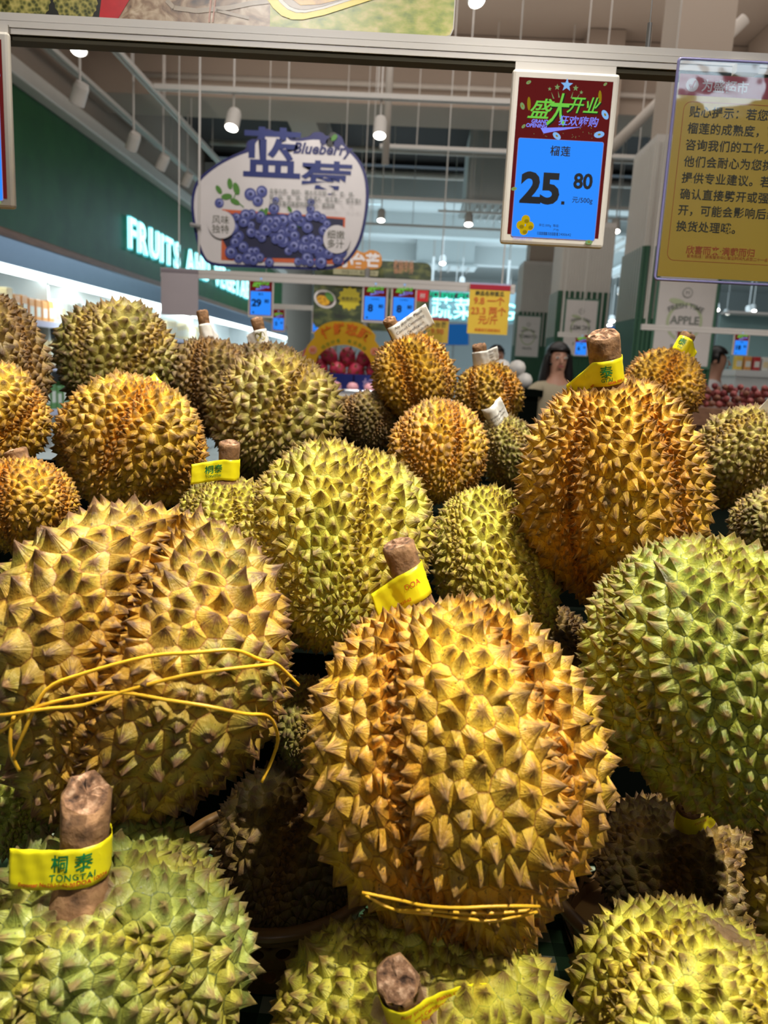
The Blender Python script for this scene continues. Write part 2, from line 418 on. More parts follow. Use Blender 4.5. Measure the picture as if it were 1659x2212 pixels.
        zz = d[k, 2]; th = math.acos(max(-1, min(1, zz)))
        cen = B.mean(0); nrm = SN[k]
        area = np.linalg.norm(B - cen, axis=1).mean()
        pole = min(1.0, max(0.0, (th - 0.13)/0.22))
        hgt = spine*(0.45*area*1.9 + 0.55*nominal)*0.75*(0.12 + 0.88*pole)*rg.uniform(0.80, 1.16)
        cut = rg.rand() < 0.035
        if cut: hgt *= rg.uniform(0.4, 0.7)
        dirn = nrm + rg.normal(0, 0.13, 3); dirn /= np.linalg.norm(dirn)
        tipb = rg.normal(0, 0.20, 3)*hgt
        off = (SP[k] - cen); off -= nrm*off.dot(nrm); cen2 = cen + off*0.7 + nrm*nominal*0.09
        rel = B - cen
        u = np.cross(nrm, np.array([0.3, 0.5, 0.81])); u /= np.linalg.norm(u); w = np.cross(nrm, u)
        ang = np.arctan2(rel @ w, rel @ u); ca, sa = np.cos(ang), np.sin(ang)
        pw = rg.uniform(*pw_); ridge = rg.uniform(0.86, 1.0); crn = rg.rand(nb) < 0.5
        rings = [brd]
        cell = rg.rand()
        for ri, ro in enumerate(rhos):
            fac = np.where(iscor, 1.0, ridge if ri < 3 else 0.95)[:, None]
            ptsr = cen2 + (B - cen2)*ro*fac + dirn*hgt*(1-ro)**pw + tipb*(1-ro)**2.5
            st = nv + len(extra); extra += list(ptsr); rings.append(list(range(st, st+nb)))
        tipi = nv + len(extra); extra.append(cen2 + dirn*hgt + tipb)
        gfac = float(sg[k])**1.5*min(1, math.sin(th)*1.3); pol = 1-min(1.0, max(0.0, (th - 0.16)/0.12))
        regx += [(gfac, pol, 0)]*(nb*len(rhos) + 1)
        for b in brd: reg[0][b] = (gfac, pol, 0)
        rv = (1.0,) + rhos
        flip = None
        A0, A1 = B[0] - cen, B[1] - cen
        flip = np.dot(np.cross(A0, A1), nrm) < 0
        for ri in range(len(rings)-1):
            r0, r1 = rings[ri], rings[ri+1]; p0, p1 = rv[ri], rv[ri+1]
            for q in range(nb):
                q2 = (q+1) % nb
                fc = [r0[q], r0[q2], r1[q2], r1[q]]
                dt = [(p0*ca[q], p0*sa[q], cell), (p0*ca[q2], p0*sa[q2], cell), (p1*ca[q2], p1*sa[q2], cell), (p1*ca[q], p1*sa[q], cell)]
                if flip: fc.reverse(); dt.reverse()
                faces.append(fc); cdat += dt
                if ri == 0: sharpE.append((r0[q], r0[q2]))
                if iscor[q] and crn[q]: sharpE.append((r0[q], r1[q]))
        r0 = rings[-1]; p0 = rv[-1]
        for q in range(nb):
            q2 = (q+1) % nb; fc = [r0[q], r0[q2], tipi]; dt = [(p0*ca[q], p0*sa[q], cell), (p0*ca[q2], p0*sa[q2], cell), (0, 0, cell)]
            if flip: fc.reverse(); dt.reverse()
            faces.append(fc); cdat += dt
    allV = np.concatenate([allP, np.array(extra)])
    me = bpy.data.meshes.new(name); me.from_pydata(allV.tolist(), [], faces)
    at = me.attributes.new('spine', 'FLOAT_VECTOR', 'CORNER'); at.data.foreach_set('vector', np.array(cdat, dtype=np.float32).ravel())
    rgn = np.concatenate([reg[0], np.array(regx, dtype=float)]); at = me.attributes.new('region', 'FLOAT_VECTOR', 'POINT'); at.data.foreach_set('vector', rgn.astype(np.float32).ravel())
    me.polygons.foreach_set('use_smooth', [True]*len(me.polygons))
    ek = np.empty(len(me.edges)*2, np.int32); me.edges.foreach_get('vertices', ek); ek = ek.reshape(-1, 2); ek.sort(axis=1)
    se = np.sort(np.array(sharpE), axis=1); mul_ = allV.shape[0]
    sh = np.isin(ek[:, 0].astype(np.int64)*mul_ + ek[:, 1], se[:, 0].astype(np.int64)*mul_ + se[:, 1])
    sa_ = me.attributes.new('sharp_edge', 'BOOLEAN', 'EDGE'); sa_.data.foreach_set('value', sh)
    me.validate()
    return me

STEM = noisy('stem_bark', [(0.25, srgb(84, 60, 40)), (0.5, srgb(132, 96, 64)), (0.75, srgb(160, 122, 84))], scale=120, detail=8, rough=0.85, bump=0.9)
CUT = noisy('stem_cut_face', [(0.32, srgb(58, 38, 26)), (0.5, srgb(134, 98, 72)), (0.72, srgb(206, 170, 140))], scale=160, detail=8, rough=0.9, bump=1.0)

def axes_from(axis, spin):
    z = Vector(axis).normalized(); x = Vector((1, 0, 0)) - z*z.x
    if x.length < 0.1: x = Vector((0, -1, 0)) + z*z.y
    x.normalize(); y = z.cross(x)
    R = Matrix((x, y, z)).transposed(); return R @ Matrix.Rotation(spin, 3, 'Z')

def durian(label, u, v, depth, hw, hh, axis, mat, seed, spin=0.0, n=560, group=None, stem=None, detail=2, k=0.92, **kw):
    """u, v: where its centre stands in the photograph; depth: metres from the lens; hw, hh: half width / half height in photo pixels"""
    ctr = PD(u, v, depth); a = hw*k*depth/F_PX; c = hh*k*depth/F_PX
    root = empty('durian', ctr); root.rotation_euler = axes_from(axis, spin).to_euler()
    tag(root, label, 'durian', group or 'durians piled on the display')
    me = husk_mesh('husk', seed, a, c, n, detail=detail, **kw); me.materials.append(HM[mat])
    h = bpy.data.objects.new('husk', me); COL.objects.link(h); h.parent = root
    if stem:
        L, r, tilt = stem[:3]; cutk = stem[3] if len(stem) > 3 else 0.25; rg = random.Random(seed)
        zc = c*0.86; base = Vector((0, 0, zc)); dr = Vector((tilt[0], tilt[1], 1)).normalized()
        mb = MB(); ns = 18; vs = []; fs = []; wb0 = Matrix.LocRotScale(root.location, root.rotation_euler, None)
        prof = [(-0.15, 1.55), (0.02, 1.35), (0.12, 1.10), (0.3, 1.0), (0.5, 0.98), (0.7, 1.02), (0.88, 1.06), (0.97, 1.03), (1.0, 0.90)]
        Q = dr.to_track_quat('Z', 'Y').to_matrix(); lump = [rg.uniform(0.90, 1.08) for _ in range(ns)]; cd_ = Q.transposed() @ (wb0.inverted() @ CAM - base); thc = math.atan2(cd_.y, cd_.x)
        for t, rr in prof:
            for q in range(ns):
                th = 2*PI*q/ns; w = r*rr*(1+(lump[q]-1)*(0.8 if t < 0.9 else 1.0)) + rg.uniform(-.03, .03)*r
                vs.append(base + Q @ Vector((w*math.cos(th), w*math.sin(th), t*L + (rg.uniform(-0.05, 0.05)*r - cutk*w*math.cos(th - thc) if t > 0.9 else 0))))
        for i_ in range(len(prof)-1):
            for q in range(ns): q2 = (q+1) % ns; fs.append((i_*ns+q, i_*ns+q2, (i_+1)*ns+q2, (i_+1)*ns+q))
        st = obj('stem', vs, fs, STEM, root, smooth=True)
        # rough cut end
        cv = [vs[(len(prof)-1)*ns + q] for q in range(ns)]; cvi = [base + Q @ Vector((r*0.5*math.cos(2*PI*q/ns)*rg.uniform(.8, 1.15), r*0.5*math.sin(2*PI*q/ns)*rg.uniform(.8, 1.15), L*1.0 + r*rg.uniform(-0.10, 0.16) - cutk*r*0.5*math.cos(2*PI*q/ns - thc))) for q in range(ns)]
        mid = [base + Q @ Vector((0, 0, L - r*0.02))]
        cf = [(q, (q+1) % ns, ns+(q+1) % ns, ns+q) for q in range(ns)] + [(ns+q, ns+(q+1) % ns, 2*ns) for q in range(ns)]
        obj('stem_cut', cv + cvi + mid, cf, CUT, st)
        root['_stem'] = 1
        wb = root.matrix_basis if False else Matrix.LocRotScale(root.location, root.rotation_euler, None)
        durian.last = (root, base, Q, L, r, wb)
    return root
# ------------------------------------------------------------------ paper tags wound round the stems
TAG_Y = plain('tag_yellow', srgb(238, 226, 30), rough=0.35, noise=0.03, nscale=60)
TAG_W = plain('tag_white', srgb(222, 220, 216), rough=0.4, noise=0.03, nscale=60)
INK_G = plain('ink_green', srgb(20, 120, 60), rough=0.5); INK_R = plain('ink_red', srgb(205, 60, 30), rough=0.5)
INK_K = plain('ink_grey', srgb(96, 96, 100), rough=0.5); INK_O = plain('ink_olive', srgb(120, 112, 40), rough=0.5); INK_Y = plain('ink_yellow', srgb(232, 214, 70), rough=0.5)

def fine(verts2, faces, lim):
    bm = bmesh.new(); vs = [bm.verts.new((a, b, 0)) for a, b in verts2]
    for f in faces:
        try: bm.faces.new([vs[i] for i in f])
        except ValueError: pass
    for _ in range(4):
        es = [e for e in bm.edges if e.calc_length() > lim]
        if not es: break
        bmesh.ops.subdivide_edges(bm, edges=es, cuts=1); bmesh.ops.triangulate(bm, faces=[f for f in bm.faces if len(f.verts) > 3])
    bm.verts.index_update()
    r = [(v.co.x, v.co.y) for v in bm.verts], [[v.index for v in f.verts] for f in bm.faces]; bm.free(); return r

def stem_tag(t0, h, a0, a1, side, flap, mat, texts=(), droop=0.0, skew=0.0, curl=0.6, name='stem_tag', rr=1.12, seed=1, shapes=()):
    """t0: centre height on the stem (m); h: strip height; a0..a1: wrapped angles in degrees, 0 faces the viewer, + to the right;
    side 'L'/'R': which end leaves the stem as a flap of length `flap`"""
    root, base, Q, L, r, wb = durian.last
    ax = (Q @ Vector((0, 0, 1)))
    tocam = (wb.inverted() @ CAM) - (base + ax*t0); fd = (tocam - ax*tocam.dot(ax)).normalized(); rt = fd.cross(ax) * -1
    # image-right must be +: compare with the camera's own right
    rw = wb.to_3x3() @ rt
    if rw.dot(M3 @ Vector((1, 0, 0))) < 0: rt = -rt
    R = r*rr; a0, a1 = math.radians(a0), math.radians(a1); W = R*(a1-a0); rg = random.Random(seed)
    ph1, ph2 = rg.uniform(0, 6), rg.uniform(0, 6)
    def pos(s_, t, off=0.0):
        """s_: 0 at the left end of the whole strip, grows to the right"""
        x = s_ - (flap if side == 'L' else 0.0)
        wr = 0.0004*math.sin(s_*520 + ph1 + t*160) + 0.0003*math.sin(t*640 + s_*210 + ph2)
        def circ(ph): return rt*math.sin(ph) + fd*math.cos(ph), rt*math.cos(ph) - fd*math.sin(ph)
        lift = 0.0
        if 0 <= x <= W:
            n_, _ = circ(a0 + x/R); p = n_*(R + wr*0.6 + off); ext = 0
        elif x < 0:
            n_, tg = circ(a0); e = -x; q = curl*e/max(flap, 1e-6)
            p = n_*(R + wr + off) - tg*(e*math.cos(q*0.5)) + n_*(e*math.sin(q*0.5)); ext = e
        else:
            n_, tg = circ(a1); e = x - W; q = curl*e/max(flap, 1e-6)
            p = n_*(R + wr + off) + tg*(e*math.cos(q*0.5)) + n_*(e*math.sin(q*0.5)); ext = e
        return base + ax*(t0 + t - droop*ext + skew*(x - W/2)) + p
    tot = W + flap; ns, nt = 40, 7
    vs = [pos(tot*i/ns, h*(j/nt - 0.5), o) for o in (0.0, 0.00025) for j in range(nt+1) for i in range(ns+1)]
    q = lambda l, i, j: l*(ns+1)*(nt+1) + j*(ns+1) + i
    fs = []
    for j in range(nt):
        for i in range(ns): fs += [(q(0,i,j), q(0,i,j+1), q(0,i+1,j+1), q(0,i+1,j)), (q(1,i,j), q(1,i+1,j), q(1,i+1,j+1), q(1,i,j+1))]
    for i in range(ns): fs += [(q(0,i,0), q(0,i+1,0), q(1,i+1,0), q(1,i,0)), (q(0,i,nt), q(1,i,nt), q(1,i+1,nt), q(0,i+1,nt))]
    for j in range(nt): fs += [(q(0,0,j), q(1,0,j), q(1,0,j+1), q(0,0,j+1)), (q(0,ns,j), q(0,ns,j+1), q(1,ns,j+1), q(1,ns,j))]
    o = obj(name, vs, fs, mat, root, smooth=True)
    bl = {}
    for (m, txt, s_, t, size, kw) in texts:
        v, f = text_geo(txt, size, **kw); v = [(s_ + a, t + b) for a, b in v]
        v = [(min(max(a, 0.0003), tot-0.0003), b) for a, b in v]
        v, f = fine(v, f, 0.0022); bl.setdefault(m, MB()).add([pos(a, b, 0.0006) for a, b in v], f)
    for (m, poly) in shapes:
        v, f = fine(poly, [tuple(range(len(poly)))], 0.003); bl.setdefault(m, MB()).add([pos(a, b, 0.0005) for a, b in v], f)
    for m, mb in bl.items(): mb.build('lettering', m, o)
    return o
def yellow_texts(s0, k=1.0, w=1.0):
    """green name over red small print; s0 is where the two big characters centre"""
    return [(INK_G, '桐 泰', s0, 0.0035*k, 0.0105*k, dict(bold=0.014, sx=0.95)), (INK_G, 'TONGTAI', s0 + 0.0005, -0.0045*k, 0.0052*k, dict(bold=0.012, spacing=1.1)),
            (INK_R, 'Exporter No.DU-1-62-201', s0 - 0.013*k, -0.0088*k, 0.0031*k, dict(bold=0.012)), (INK_R, 'DOA 10024', s0 + 0.0115*k, -0.0080*k, 0.0034*k, dict(bold=0.012))]
def lines(mat, s0, w, t0, n, size, seed=3, words=None):
    ws = words or ['Any problem, Please', 'Contact Commodity', 'and Certification', 'Dept. of Agriculture', '33 Fruit Road, Thai']
    return [(mat, ws[i % len(ws)], s0, t0 - i*size*1.25, size, dict(sx=1.0)) for i in range(n)]
# ------------------------------------------------------------------ the hall
def structure(o, **k): o['kind'] = 'structure'; return tag(o, **k)
def boxobj(name, x0, x1, y0, y1, z0, z1, mat, parent=None, ch=0.0):
    """a box object whose origin sits at its base centre"""
    c = Vector(((x0+x1)/2, (y0+y1)/2, z0)); mb = MB()
    if ch: mb.bbox(x0-c.x, x1-c.x, y0-c.y, y1-c.y, 0, z1-z0, ch)
    else: mb.box(x0-c.x, x1-c.x, y0-c.y, y1-c.y, 0, z1-z0)
    if parent: c = c - parent.location
    o = mb.build(name, mat, parent); o.location = c; return o
CEIL = plain('ceiling_paint', srgb(170, 154, 140), rough=0.9, noise=0.05, nscale=1.2)
CEILW = plain('ceiling_white', srgb(205, 208, 206), rough=0.85, noise=0.04, nscale=1.5)
DARKV = plain('ceiling_unlit_dark', srgb(58, 54, 52), rough=0.95)  # dark colour stands in for the unlit stretch of ceiling
WHITE = plain('white_enamel', srgb(214, 208, 200), rough=0.45)
ALU = plain('white_aluminium', srgb(205, 200, 194), rough=0.38, noise=0.02)
GREYM = plain('grey_metal', srgb(150, 148, 146), rough=0.4, metal=0.6)
FLOORM = noisy('floor_tile', [(0.3, srgb(190, 186, 178)), (0.7, srgb(205, 202, 196))], scale=3, rough=0.25)
structure(boxobj('floor', -4.4, 14.4, -5.2, 32, -0.1, 0, FLOORM))
structure(boxobj('ceiling', -4.4, 14.4, -5.2, 12.2, 5.2, 5.35, CEIL))
structure(boxobj('ceiling', -4.4, 14.4, 12.2, 15.6, 5.2, 5.35, DARKV))
structure(boxobj('ceiling', -4.4, 14.4, 15.6, 32, 5.0, 5.15, CEILW))
structure(boxobj('wall_right', 14.0, 14.4, -5.2, 32, 0, 5.35, CEILW))
structure(boxobj('wall_back', -4.4, 14.4, 31.6, 32, 0, 5.2, CEILW))
structure(boxobj('wall_front', -4.4, 14.4, -5.4, -5.0, 0, 5.35, CEILW))
structure(boxobj('wall_left', -4.4, -4.06, -5.2, 32, 0, 5.35, CEIL))
# downstand beams across the hall and along it
for (y0, y1, z0, m) in ((6.2, 6.9, 4.72, CEIL), (9.7, 10.5, 4.42, CEIL), (15.2, 16.0, 4.55, CEILW), (19, 19.5, 4.5, CEILW), (23.5, 24, 4.5, CEILW)):
    structure(boxobj('ceiling_beam', -4.05, 13.98, y0, y1, z0, 5.19 if y1 < 15.9 else 5.0, m))
structure(boxobj('ceiling_beam', 0.9, 1.4, -4.9, 6.1, 4.75, 5.19, CEIL)); structure(boxobj('ceiling_beam', 3.6, 4.2, -4.9, 9.6, 4.6, 5.19, CEIL))
structure(boxobj('ceiling_beam', -1.9, -1.5, 10.6, 15.1, 4.7, 5.19, CEIL))

# green tiled bulkhead on the left with its cornice and wooden lip
def tiles_mat():
    m, nt, out = newmat('green_strip_tile'); L = nt.links.new
    tc = N(nt, 'TexCoord'); sp = N(nt, 'SeparateXYZ'); L(tc.outputs['Object'], sp.inputs[0])
    w = N(nt, 'Math', operation='PINGPONG'); w.inputs[1].default_value = 0.0225; L(sp.outputs[1], w.inputs[0])
    g = N(nt, 'MapRange'); g.inputs[1].default_value = 0.0; g.inputs[2].default_value = 0.003; L(w.outputs[0], g.inputs[0])
    no = N(nt, 'TexNoise'); no.inputs['Scale'].default_value = 3; L(tc.outputs['Object'], no.inputs['Vector'])
    r = ramp(nt, [(0.3, srgb(28, 80, 36)), (0.7, srgb(38, 96, 44))]); L(no.outputs['Fac'], r.inputs[0])
    mx = N(nt, 'Mix', data_type='RGBA'); mx.inputs[6].default_value = rgba(srgb(14, 46, 32)); L(g.outputs[0], mx.inputs[0]); L(r.outputs[0], mx.inputs[7])
    b = N(nt, 'BsdfPrincipled'); b.inputs['Roughness'].default_value = 0.45; b.inputs['Specular IOR Level'].default_value = 0.3; L(mx.outputs[2], b.inputs['Base Color'])
    bp = N(nt, 'Bump'); bp.inputs['Strength'].default_value = 0.6; bp.inputs['Distance'].default_value = 0.004; L(g.outputs[0], bp.inputs['Height']); L(bp.outputs[0], b.inputs['Normal'])
    L(b.outputs[0], out.inputs[0]); return m
GREEN = tiles_mat(); WOOD = noisy('brown_wood_trim', [(0.3, srgb(120, 84, 62)), (0.7, srgb(158, 116, 88))], scale=6, stretch=(4, 0.5, 8), rough=0.5)
structure(boxobj('wall_left', -4.05, -4.0, 2.5, 24, 2.50, 3.92, GREEN))
structure(boxobj('trim_1', -4.05, -3.86, 2.5, 24, 3.93, 4.10, WHITE, ch=0.02))
structure(boxobj('trim_2', -4.05, -3.80, 2.5, 24, 2.38, 2.49, WOOD, ch=0.01))
# neon lettering on the bulkhead
NEON = glow('neon_cyan_white', (0.42, 0.92, 0.95), 2.6); NEONE = glow('neon_cyan_edge', (0.10, 0.62, 0.68), 1.1)
sg = empty('illuminated_sign', (-3.985, 10.9, 2.80)); tag(sg, 'cyan-white neon letters FRUITS AND VEGETABLES on the green wall', 'sign')
x = 0.0
for wd_ in ('FRUITS', 'AND', 'VEGETABLES'):
    for ch_ in wd_:
        for (mt, bold, zz, nm) in ((NEONE, 0.06, 0.05, 'letter_edge'), (NEON, 0.025, 0.062, 'letter')):
            v_, f_ = text_geo(ch_, 0.56, bold=bold, sx=1.12, align='LEFT')
            v3 = [(zz, x + a, b + 0.24) for a, b in v_]; n0 = len(v3)
            o = obj(nm, v3 + [(zz-0.03, p[1], p[2]) for p in v3], [f for f in f_] + [[i+n0 for i in f][::-1] for f in f_], mt, sg)
        x += (max(a for a, b in v_) if v_ else 0.2) + 0.11
    x += 0.30

# refrigerated wall case under the bulkhead
case = empty('refrigerated_shelf', (-3.75, 12.0, 0)); tag(case, 'long white refrigerated wall shelf with a bright light strip, left', 'fridge')
STEEL = plain('blue_grey_steel', srgb(120, 134, 156), rough=0.3, metal=0.5)
CASEW = plain('case_white', srgb(225, 230, 232), rough=0.4)
def cs(name, x0, x1, y0, y1, z0, z1, m, ch=0.0): return boxobj(name, x0, x1, y0, y1, z0, z1, m, case, ch)
cs('canopy', -4.0, -3.52, 2.6, 22, 2.21, 2.345, STEEL, 0.015); cs('canopy_lip', -3.53, -3.49, 2.6, 22, 2.11, 2.22, STEEL)
TUBE = glow('shelf_light_tube', (0.86, 1.0, 0.97), 5.0)
cs('light_strip', -3.58, -3.50, 2.6, 22, 2.045, 2.108, TUBE); cs('back_panel', -4.04, -4.0, 2.6, 22, 0.1, 2.205, CASEW)
cs('base', -4.0, -3.1, 2.6, 22, 0.0, 0.45, CASEW, 0.02)
for zc in (0.80, 1.22, 1.62): cs('shelf', -4.0, -3.42, 2.6, 22, zc, zc+0.03, CASEW); cs('price_rail', -3.42, -3.40, 2.6, 22, zc-0.01, zc+0.045, plain('price_rail_lilac', srgb(206, 206, 236), rough=0.4))
for yy in (2.6, 7.5, 12.4, 17.2, 21.97): cs('side_panel', -4.0, -3.5, yy, yy+0.03, 0.45, 2.205, CASEW)
for i, y in enumerate(np.arange(3.6, 16, 1.6)):
    light('shelf_light', 'AREA', (-3.55, float(y)+0.8, 2.03), (-3.8, float(y)+0.8, 1.0), 13, (0.85, 1.0, 0.96), 0.05, sy=1.5)
rg = random.Random(5)
PACKC = [plain('pack_%s' % n_, srgb(*c_), rough=0.4) for n_, c_ in (('cream', (232, 214, 170)), ('orange', (224, 160, 92)), ('green', (96, 150, 84)), ('white', (226, 228, 222)), ('yellow', (236, 206, 90)), ('teal', (90, 160, 160)), ('red', (190, 60, 60)))]
pk0 = {}
for zc, cols in ((1.65, (0, 1, 0, 1, 3)), (1.25, (3, 2, 0, 2, 4)), (0.83, (4, 2, 6, 5, 3))):
    y = 3.0; run = 0
    while y < 13.5:
        if run <= 0: ci = rg.choice(cols); run = rg.randint(3, 7)
        run -= 1; w = 0.13; h = rg.uniform(0.20, 0.27)
        if ci not in pk0:
            mb = MB().bbox(-0.06, 0.06, -0.055, 0.055, 0, 0.24, 0.012); o = mb.build('food_package', PACKC[ci]); q = MB().box(0.0602, 0.0615, -0.04, 0.04, 0.06, 0.16).build('printed_label', PACKC[3 if ci != 3 else 0], o); pk0[ci] = (o, q)
        else:
            o = pk0[ci][0].copy(); COL.objects.link(o); q = pk0[ci][1].copy(); COL.objects.link(q); q.parent = o
        o.location = (-3.55, y, zc); o.scale = (1, 1, h/0.24)
        cn = ('cream', 'orange', 'green', 'white', 'yellow', 'teal', 'red')[ci]
        sh = {1.65: 'top', 1.25: 'middle', 0.83: 'lowest'}[zc]
        tag(o, '%s food pack in a row on the %s shelf of the refrigerated case' % (cn, sh), 'package', '%s food packs on the %s shelf' % (cn, sh)); y += w

# ------------------------------------------------------------------ the display stand that carries the durians
def gingham():
    m, nt, out = newmat('gingham_cloth'); L = nt.links.new
    tc = N(nt, 'TexCoord'); sp = N(nt, 'SeparateXYZ'); L(tc.outputs['Object'], sp.inputs[0]); outs = []
    for k in (0, 1):
        w = N(nt, 'Math', operation='PINGPONG'); w.inputs[1].default_value = 0.02; L(sp.outputs[k], w.inputs[0])
        g = N(nt, 'Math', operation='GREATER_THAN'); g.inputs[1].default_value = 0.01; L(w.outputs[0], g.inputs[0]); outs.append(g.outputs[0])
    ad = N(nt, 'Math', operation='ADD'); L(outs[0], ad.inputs[0]); L(outs[1], ad.inputs[1])
    hf = N(nt, 'Math', operation='MULTIPLY'); hf.inputs[1].default_value = 0.5; L(ad.outputs[0], hf.inputs[0])
    r = ramp(nt, [(0.0, srgb(14, 44, 20)), (0.4, srgb(48, 78, 50)), (0.9, srgb(150, 160, 140))]); r.color_ramp.interpolation = 'CONSTANT'; L(hf.outputs[0], r.inputs[0])
    b = N(nt, 'BsdfPrincipled'); b.inputs['Roughness'].default_value = 0.9; L(r.outputs[0], b.inputs['Base Color']); L(b.outputs[0], out.inputs[0]); return m
GING = gingham(); STAND = plain('stand_dark_green', srgb(10, 14, 11), rough=0.95, spec=0.0)
st = empty('display_stand', (0, 0.9, 0)); tag(st, 'stepped display stand under the durians, covered in dark green gingham', 'display stand')
boxobj('lower_table', -1.1, 1.2, 0.18, 0.92, 0, 0.785, STAND, st)
boxobj('upper_step', -1.1, 1.2, 0.921, 1.19, 0, 1.04, STAND, st); boxobj('top_step', -1.1, 1.2, 1.191, 1.62, 0, 1.17, STAND, st)
cl = MB(); cl.box(-1.11, 1.21, -0.731, 0.015, 0.786, 0.789); cl.box(-1.11, 1.21, -0.735, -0.731, 0.55, 0.789); cl.build('gingham_cover', GING, st)
BASK = plain('brown_basket_plastic', srgb(112, 84, 48), rough=0.38, noise=0.1)
def basket(cx_, cy_, r, h, label, zb=0.790):
    """round tub whose wall is pierced by two staggered rows of oval holes"""
    o = empty('basket', (cx_, cy_, zb)); tag(o, label, 'basket', 'round brown baskets under the durians')
    n = 24; mb = MB(); th = 0.0025
    def wall(t, z, off): rr = r*(0.80 + 0.20*z/h) + off; return Vector((rr*math.cos(t), rr*math.sin(t), z))
    def slab(t0, t1, z0, z1):
        vs = [wall(t, z, o_) for o_ in (0, -th) for (t, z) in ((t0, z0), (t1, z0), (t1, z1), (t0, z1))]
        mb.add(vs, [(0, 1, 2, 3), (7, 6, 5, 4), (0, 4, 5, 1), (1, 5, 6, 2), (2, 6, 7, 3), (3, 7, 4, 0)])
    rows = [0.0, 0.16, 0.40, 0.52, 0.76, 1.0]
    for k in range(n):
        t0, t1 = 2*PI*k/n, 2*PI*(k+1)/n
        for i in (0, 2, 4): slab(t0, t1, rows[i]*h, rows[i+1]*h)
        for i in (1, 3):
            # an oval hole in each cell: polygonal frame round it
            z0, z1 = rows[i]*h, rows[i+1]*h; sh = (0.5 if i == 3 else 0.0)*(t1-t0); a, b = t0+sh, t1+sh; cm, cz_ = (a+b)/2, (z0+z1)/2
            m_ = 12; hole = [(cm + 0.30*(b-a)*math.cos(2*PI*q/m_), cz_ + 0.42*(z1-z0)*math.sin(2*PI*q/m_)) for q in range(m_)]
            outer = []
            for q in range(m_):
                c_, s_ = math.cos(2*PI*q/m_), math.sin(2*PI*q/m_); s = 1/max(abs(c_), abs(s_)); outer.append((cm + 0.5*(b-a)*c_*s, cz_ + 0.5*(z1-z0)*s_*s))
            vs = [wall(t, z, o_) for o_ in (0, -th) for (t, z) in outer + hole]; fs = []
            for q in range(m_):
                q2 = (q+1) % m_; fs += [(q, q2, m_+q2, m_+q), (2*m_+q2, 2*m_+q, 3*m_+q, 3*m_+q2), (m_+q, m_+q2, 3*m_+q2, 3*m_+q)]
            mb.add(vs, fs)
    mb.build('wall_ring', BASK, o)
    MB().lathe([(r*0.80, 0.0), (r*0.80, 0.003)], n=36).build('bottom', BASK, o)
    rim = MB(); pts = [(r - th, h), (r + 0.001, h-0.004), (r + 0.009, h-0.004), (r + 0.012, h), (r + 0.010, h+0.005), (r, h+0.006)]
    vs = []; fs = []; m_ = 48
    for (rr, z) in pts: vs += [Vector((rr*math.cos(2*PI*q/m_), rr*math.sin(2*PI*q/m_), z)) for q in range(m_)]
    for i in range(len(pts)):
        for q in range(m_): fs.append((i*m_+q, i*m_+(q+1) % m_, ((i+1) % len(pts))*m_+(q+1) % m_, ((i+1) % len(pts))*m_+q))
    rim.add(vs, fs); rim.build('rim', BASK, o, smooth=True)
    return o
basket(-0.115, 0.735, 0.105, 0.085, 'round brown plastic basket holding the shadowed durian, left gap')
basket(0.330, 0.745, 0.150, 0.085, 'round brown basket with oval holes behind the bottom-right durian')
basket(0.07, 0.400, 0.105, 0.045, 'low brown basket hidden under the bottom centre durian')
basket(-0.215, 0.400, 0.105, 0.055, 'low brown basket under the pale green durian')
basket(0.31, 0.42, 0.105, 0.055, 'low brown basket under the bottom right durian')
# board between the two front ranks
# ------------------------------------------------------------------ the pile, nearest first
TAGLINES = ['Any problem, Please Contact', 'and Certification Division', 'Agriculture  Thailand', '33 Fruit Market Road']
durian('large golden durian in the front centre, yellow tag on its stem', 980, 1685, 0.60, 335, 438, (-0.26, 0.34, 1), 'gold', 11, spin=0.9, n=1400, stem=(0.066, 0.0125, (-0.25, 0.0)), point=1.0, groove=0.14)
stem_tag(0.032, 0.026, -35, 110, 'L', 0.026, TAG_Y, [(INK_R, 'Exporter No.DU-1-62', 0.016, -0.0082, 0.0034, dict(bold=0.012)), (INK_R, 'DOA', 0.036, 0.002, 0.006, {})], droop=0.15, skew=0.15, seed=4)
durian('big two-lobed yellow durian bound with yellow elastic cord, front left', 306, 1428, 0.625, 366, 366, (0.22, 0.60, 0.9), 'yellow', 12, spin=1.35, n=1122, spine=0.85, groove=0.34, lobes=4, point=0.3, bulge=[0.02, 0.06, -0.02, 0.0])
durian('green-sided durian with bright yellow-green top at the right', 1532, 1455, 0.66, 285, 330, (-0.25, 0.85, 0.75), 'green', 13, spin=0.4, n=1419, groove=0.08, point=0.3)
durian('pale green durian bottom left, thick brown stem in a yellow tag', 232, 2095, 0.55, 330, 325, (-0.05, -0.36, 1), 'leaf', 14, spin=0.5, n=891, stem=(0.070, 0.0150, (0.30, 0.45), 0.7), groove=0.18, spine=1.0)
stem_tag(0.030, 0.026, -15, 130, 'L', 0.044, TAG_Y, yellow_texts(0.041, 1.15), droop=-0.05, skew=0.12, curl=-0.3, seed=8)
durian('yellow-green durian at the bottom centre, cut stem facing up', 905, 2262, 0.56, 350, 272, (-0.16, -0.52, 0.88), 'lime', 15, spin=0.2, n=1221, stem=(0.036, 0.0128, (-0.05, 0.30), 0.7), groove=0.22, lobes=5)
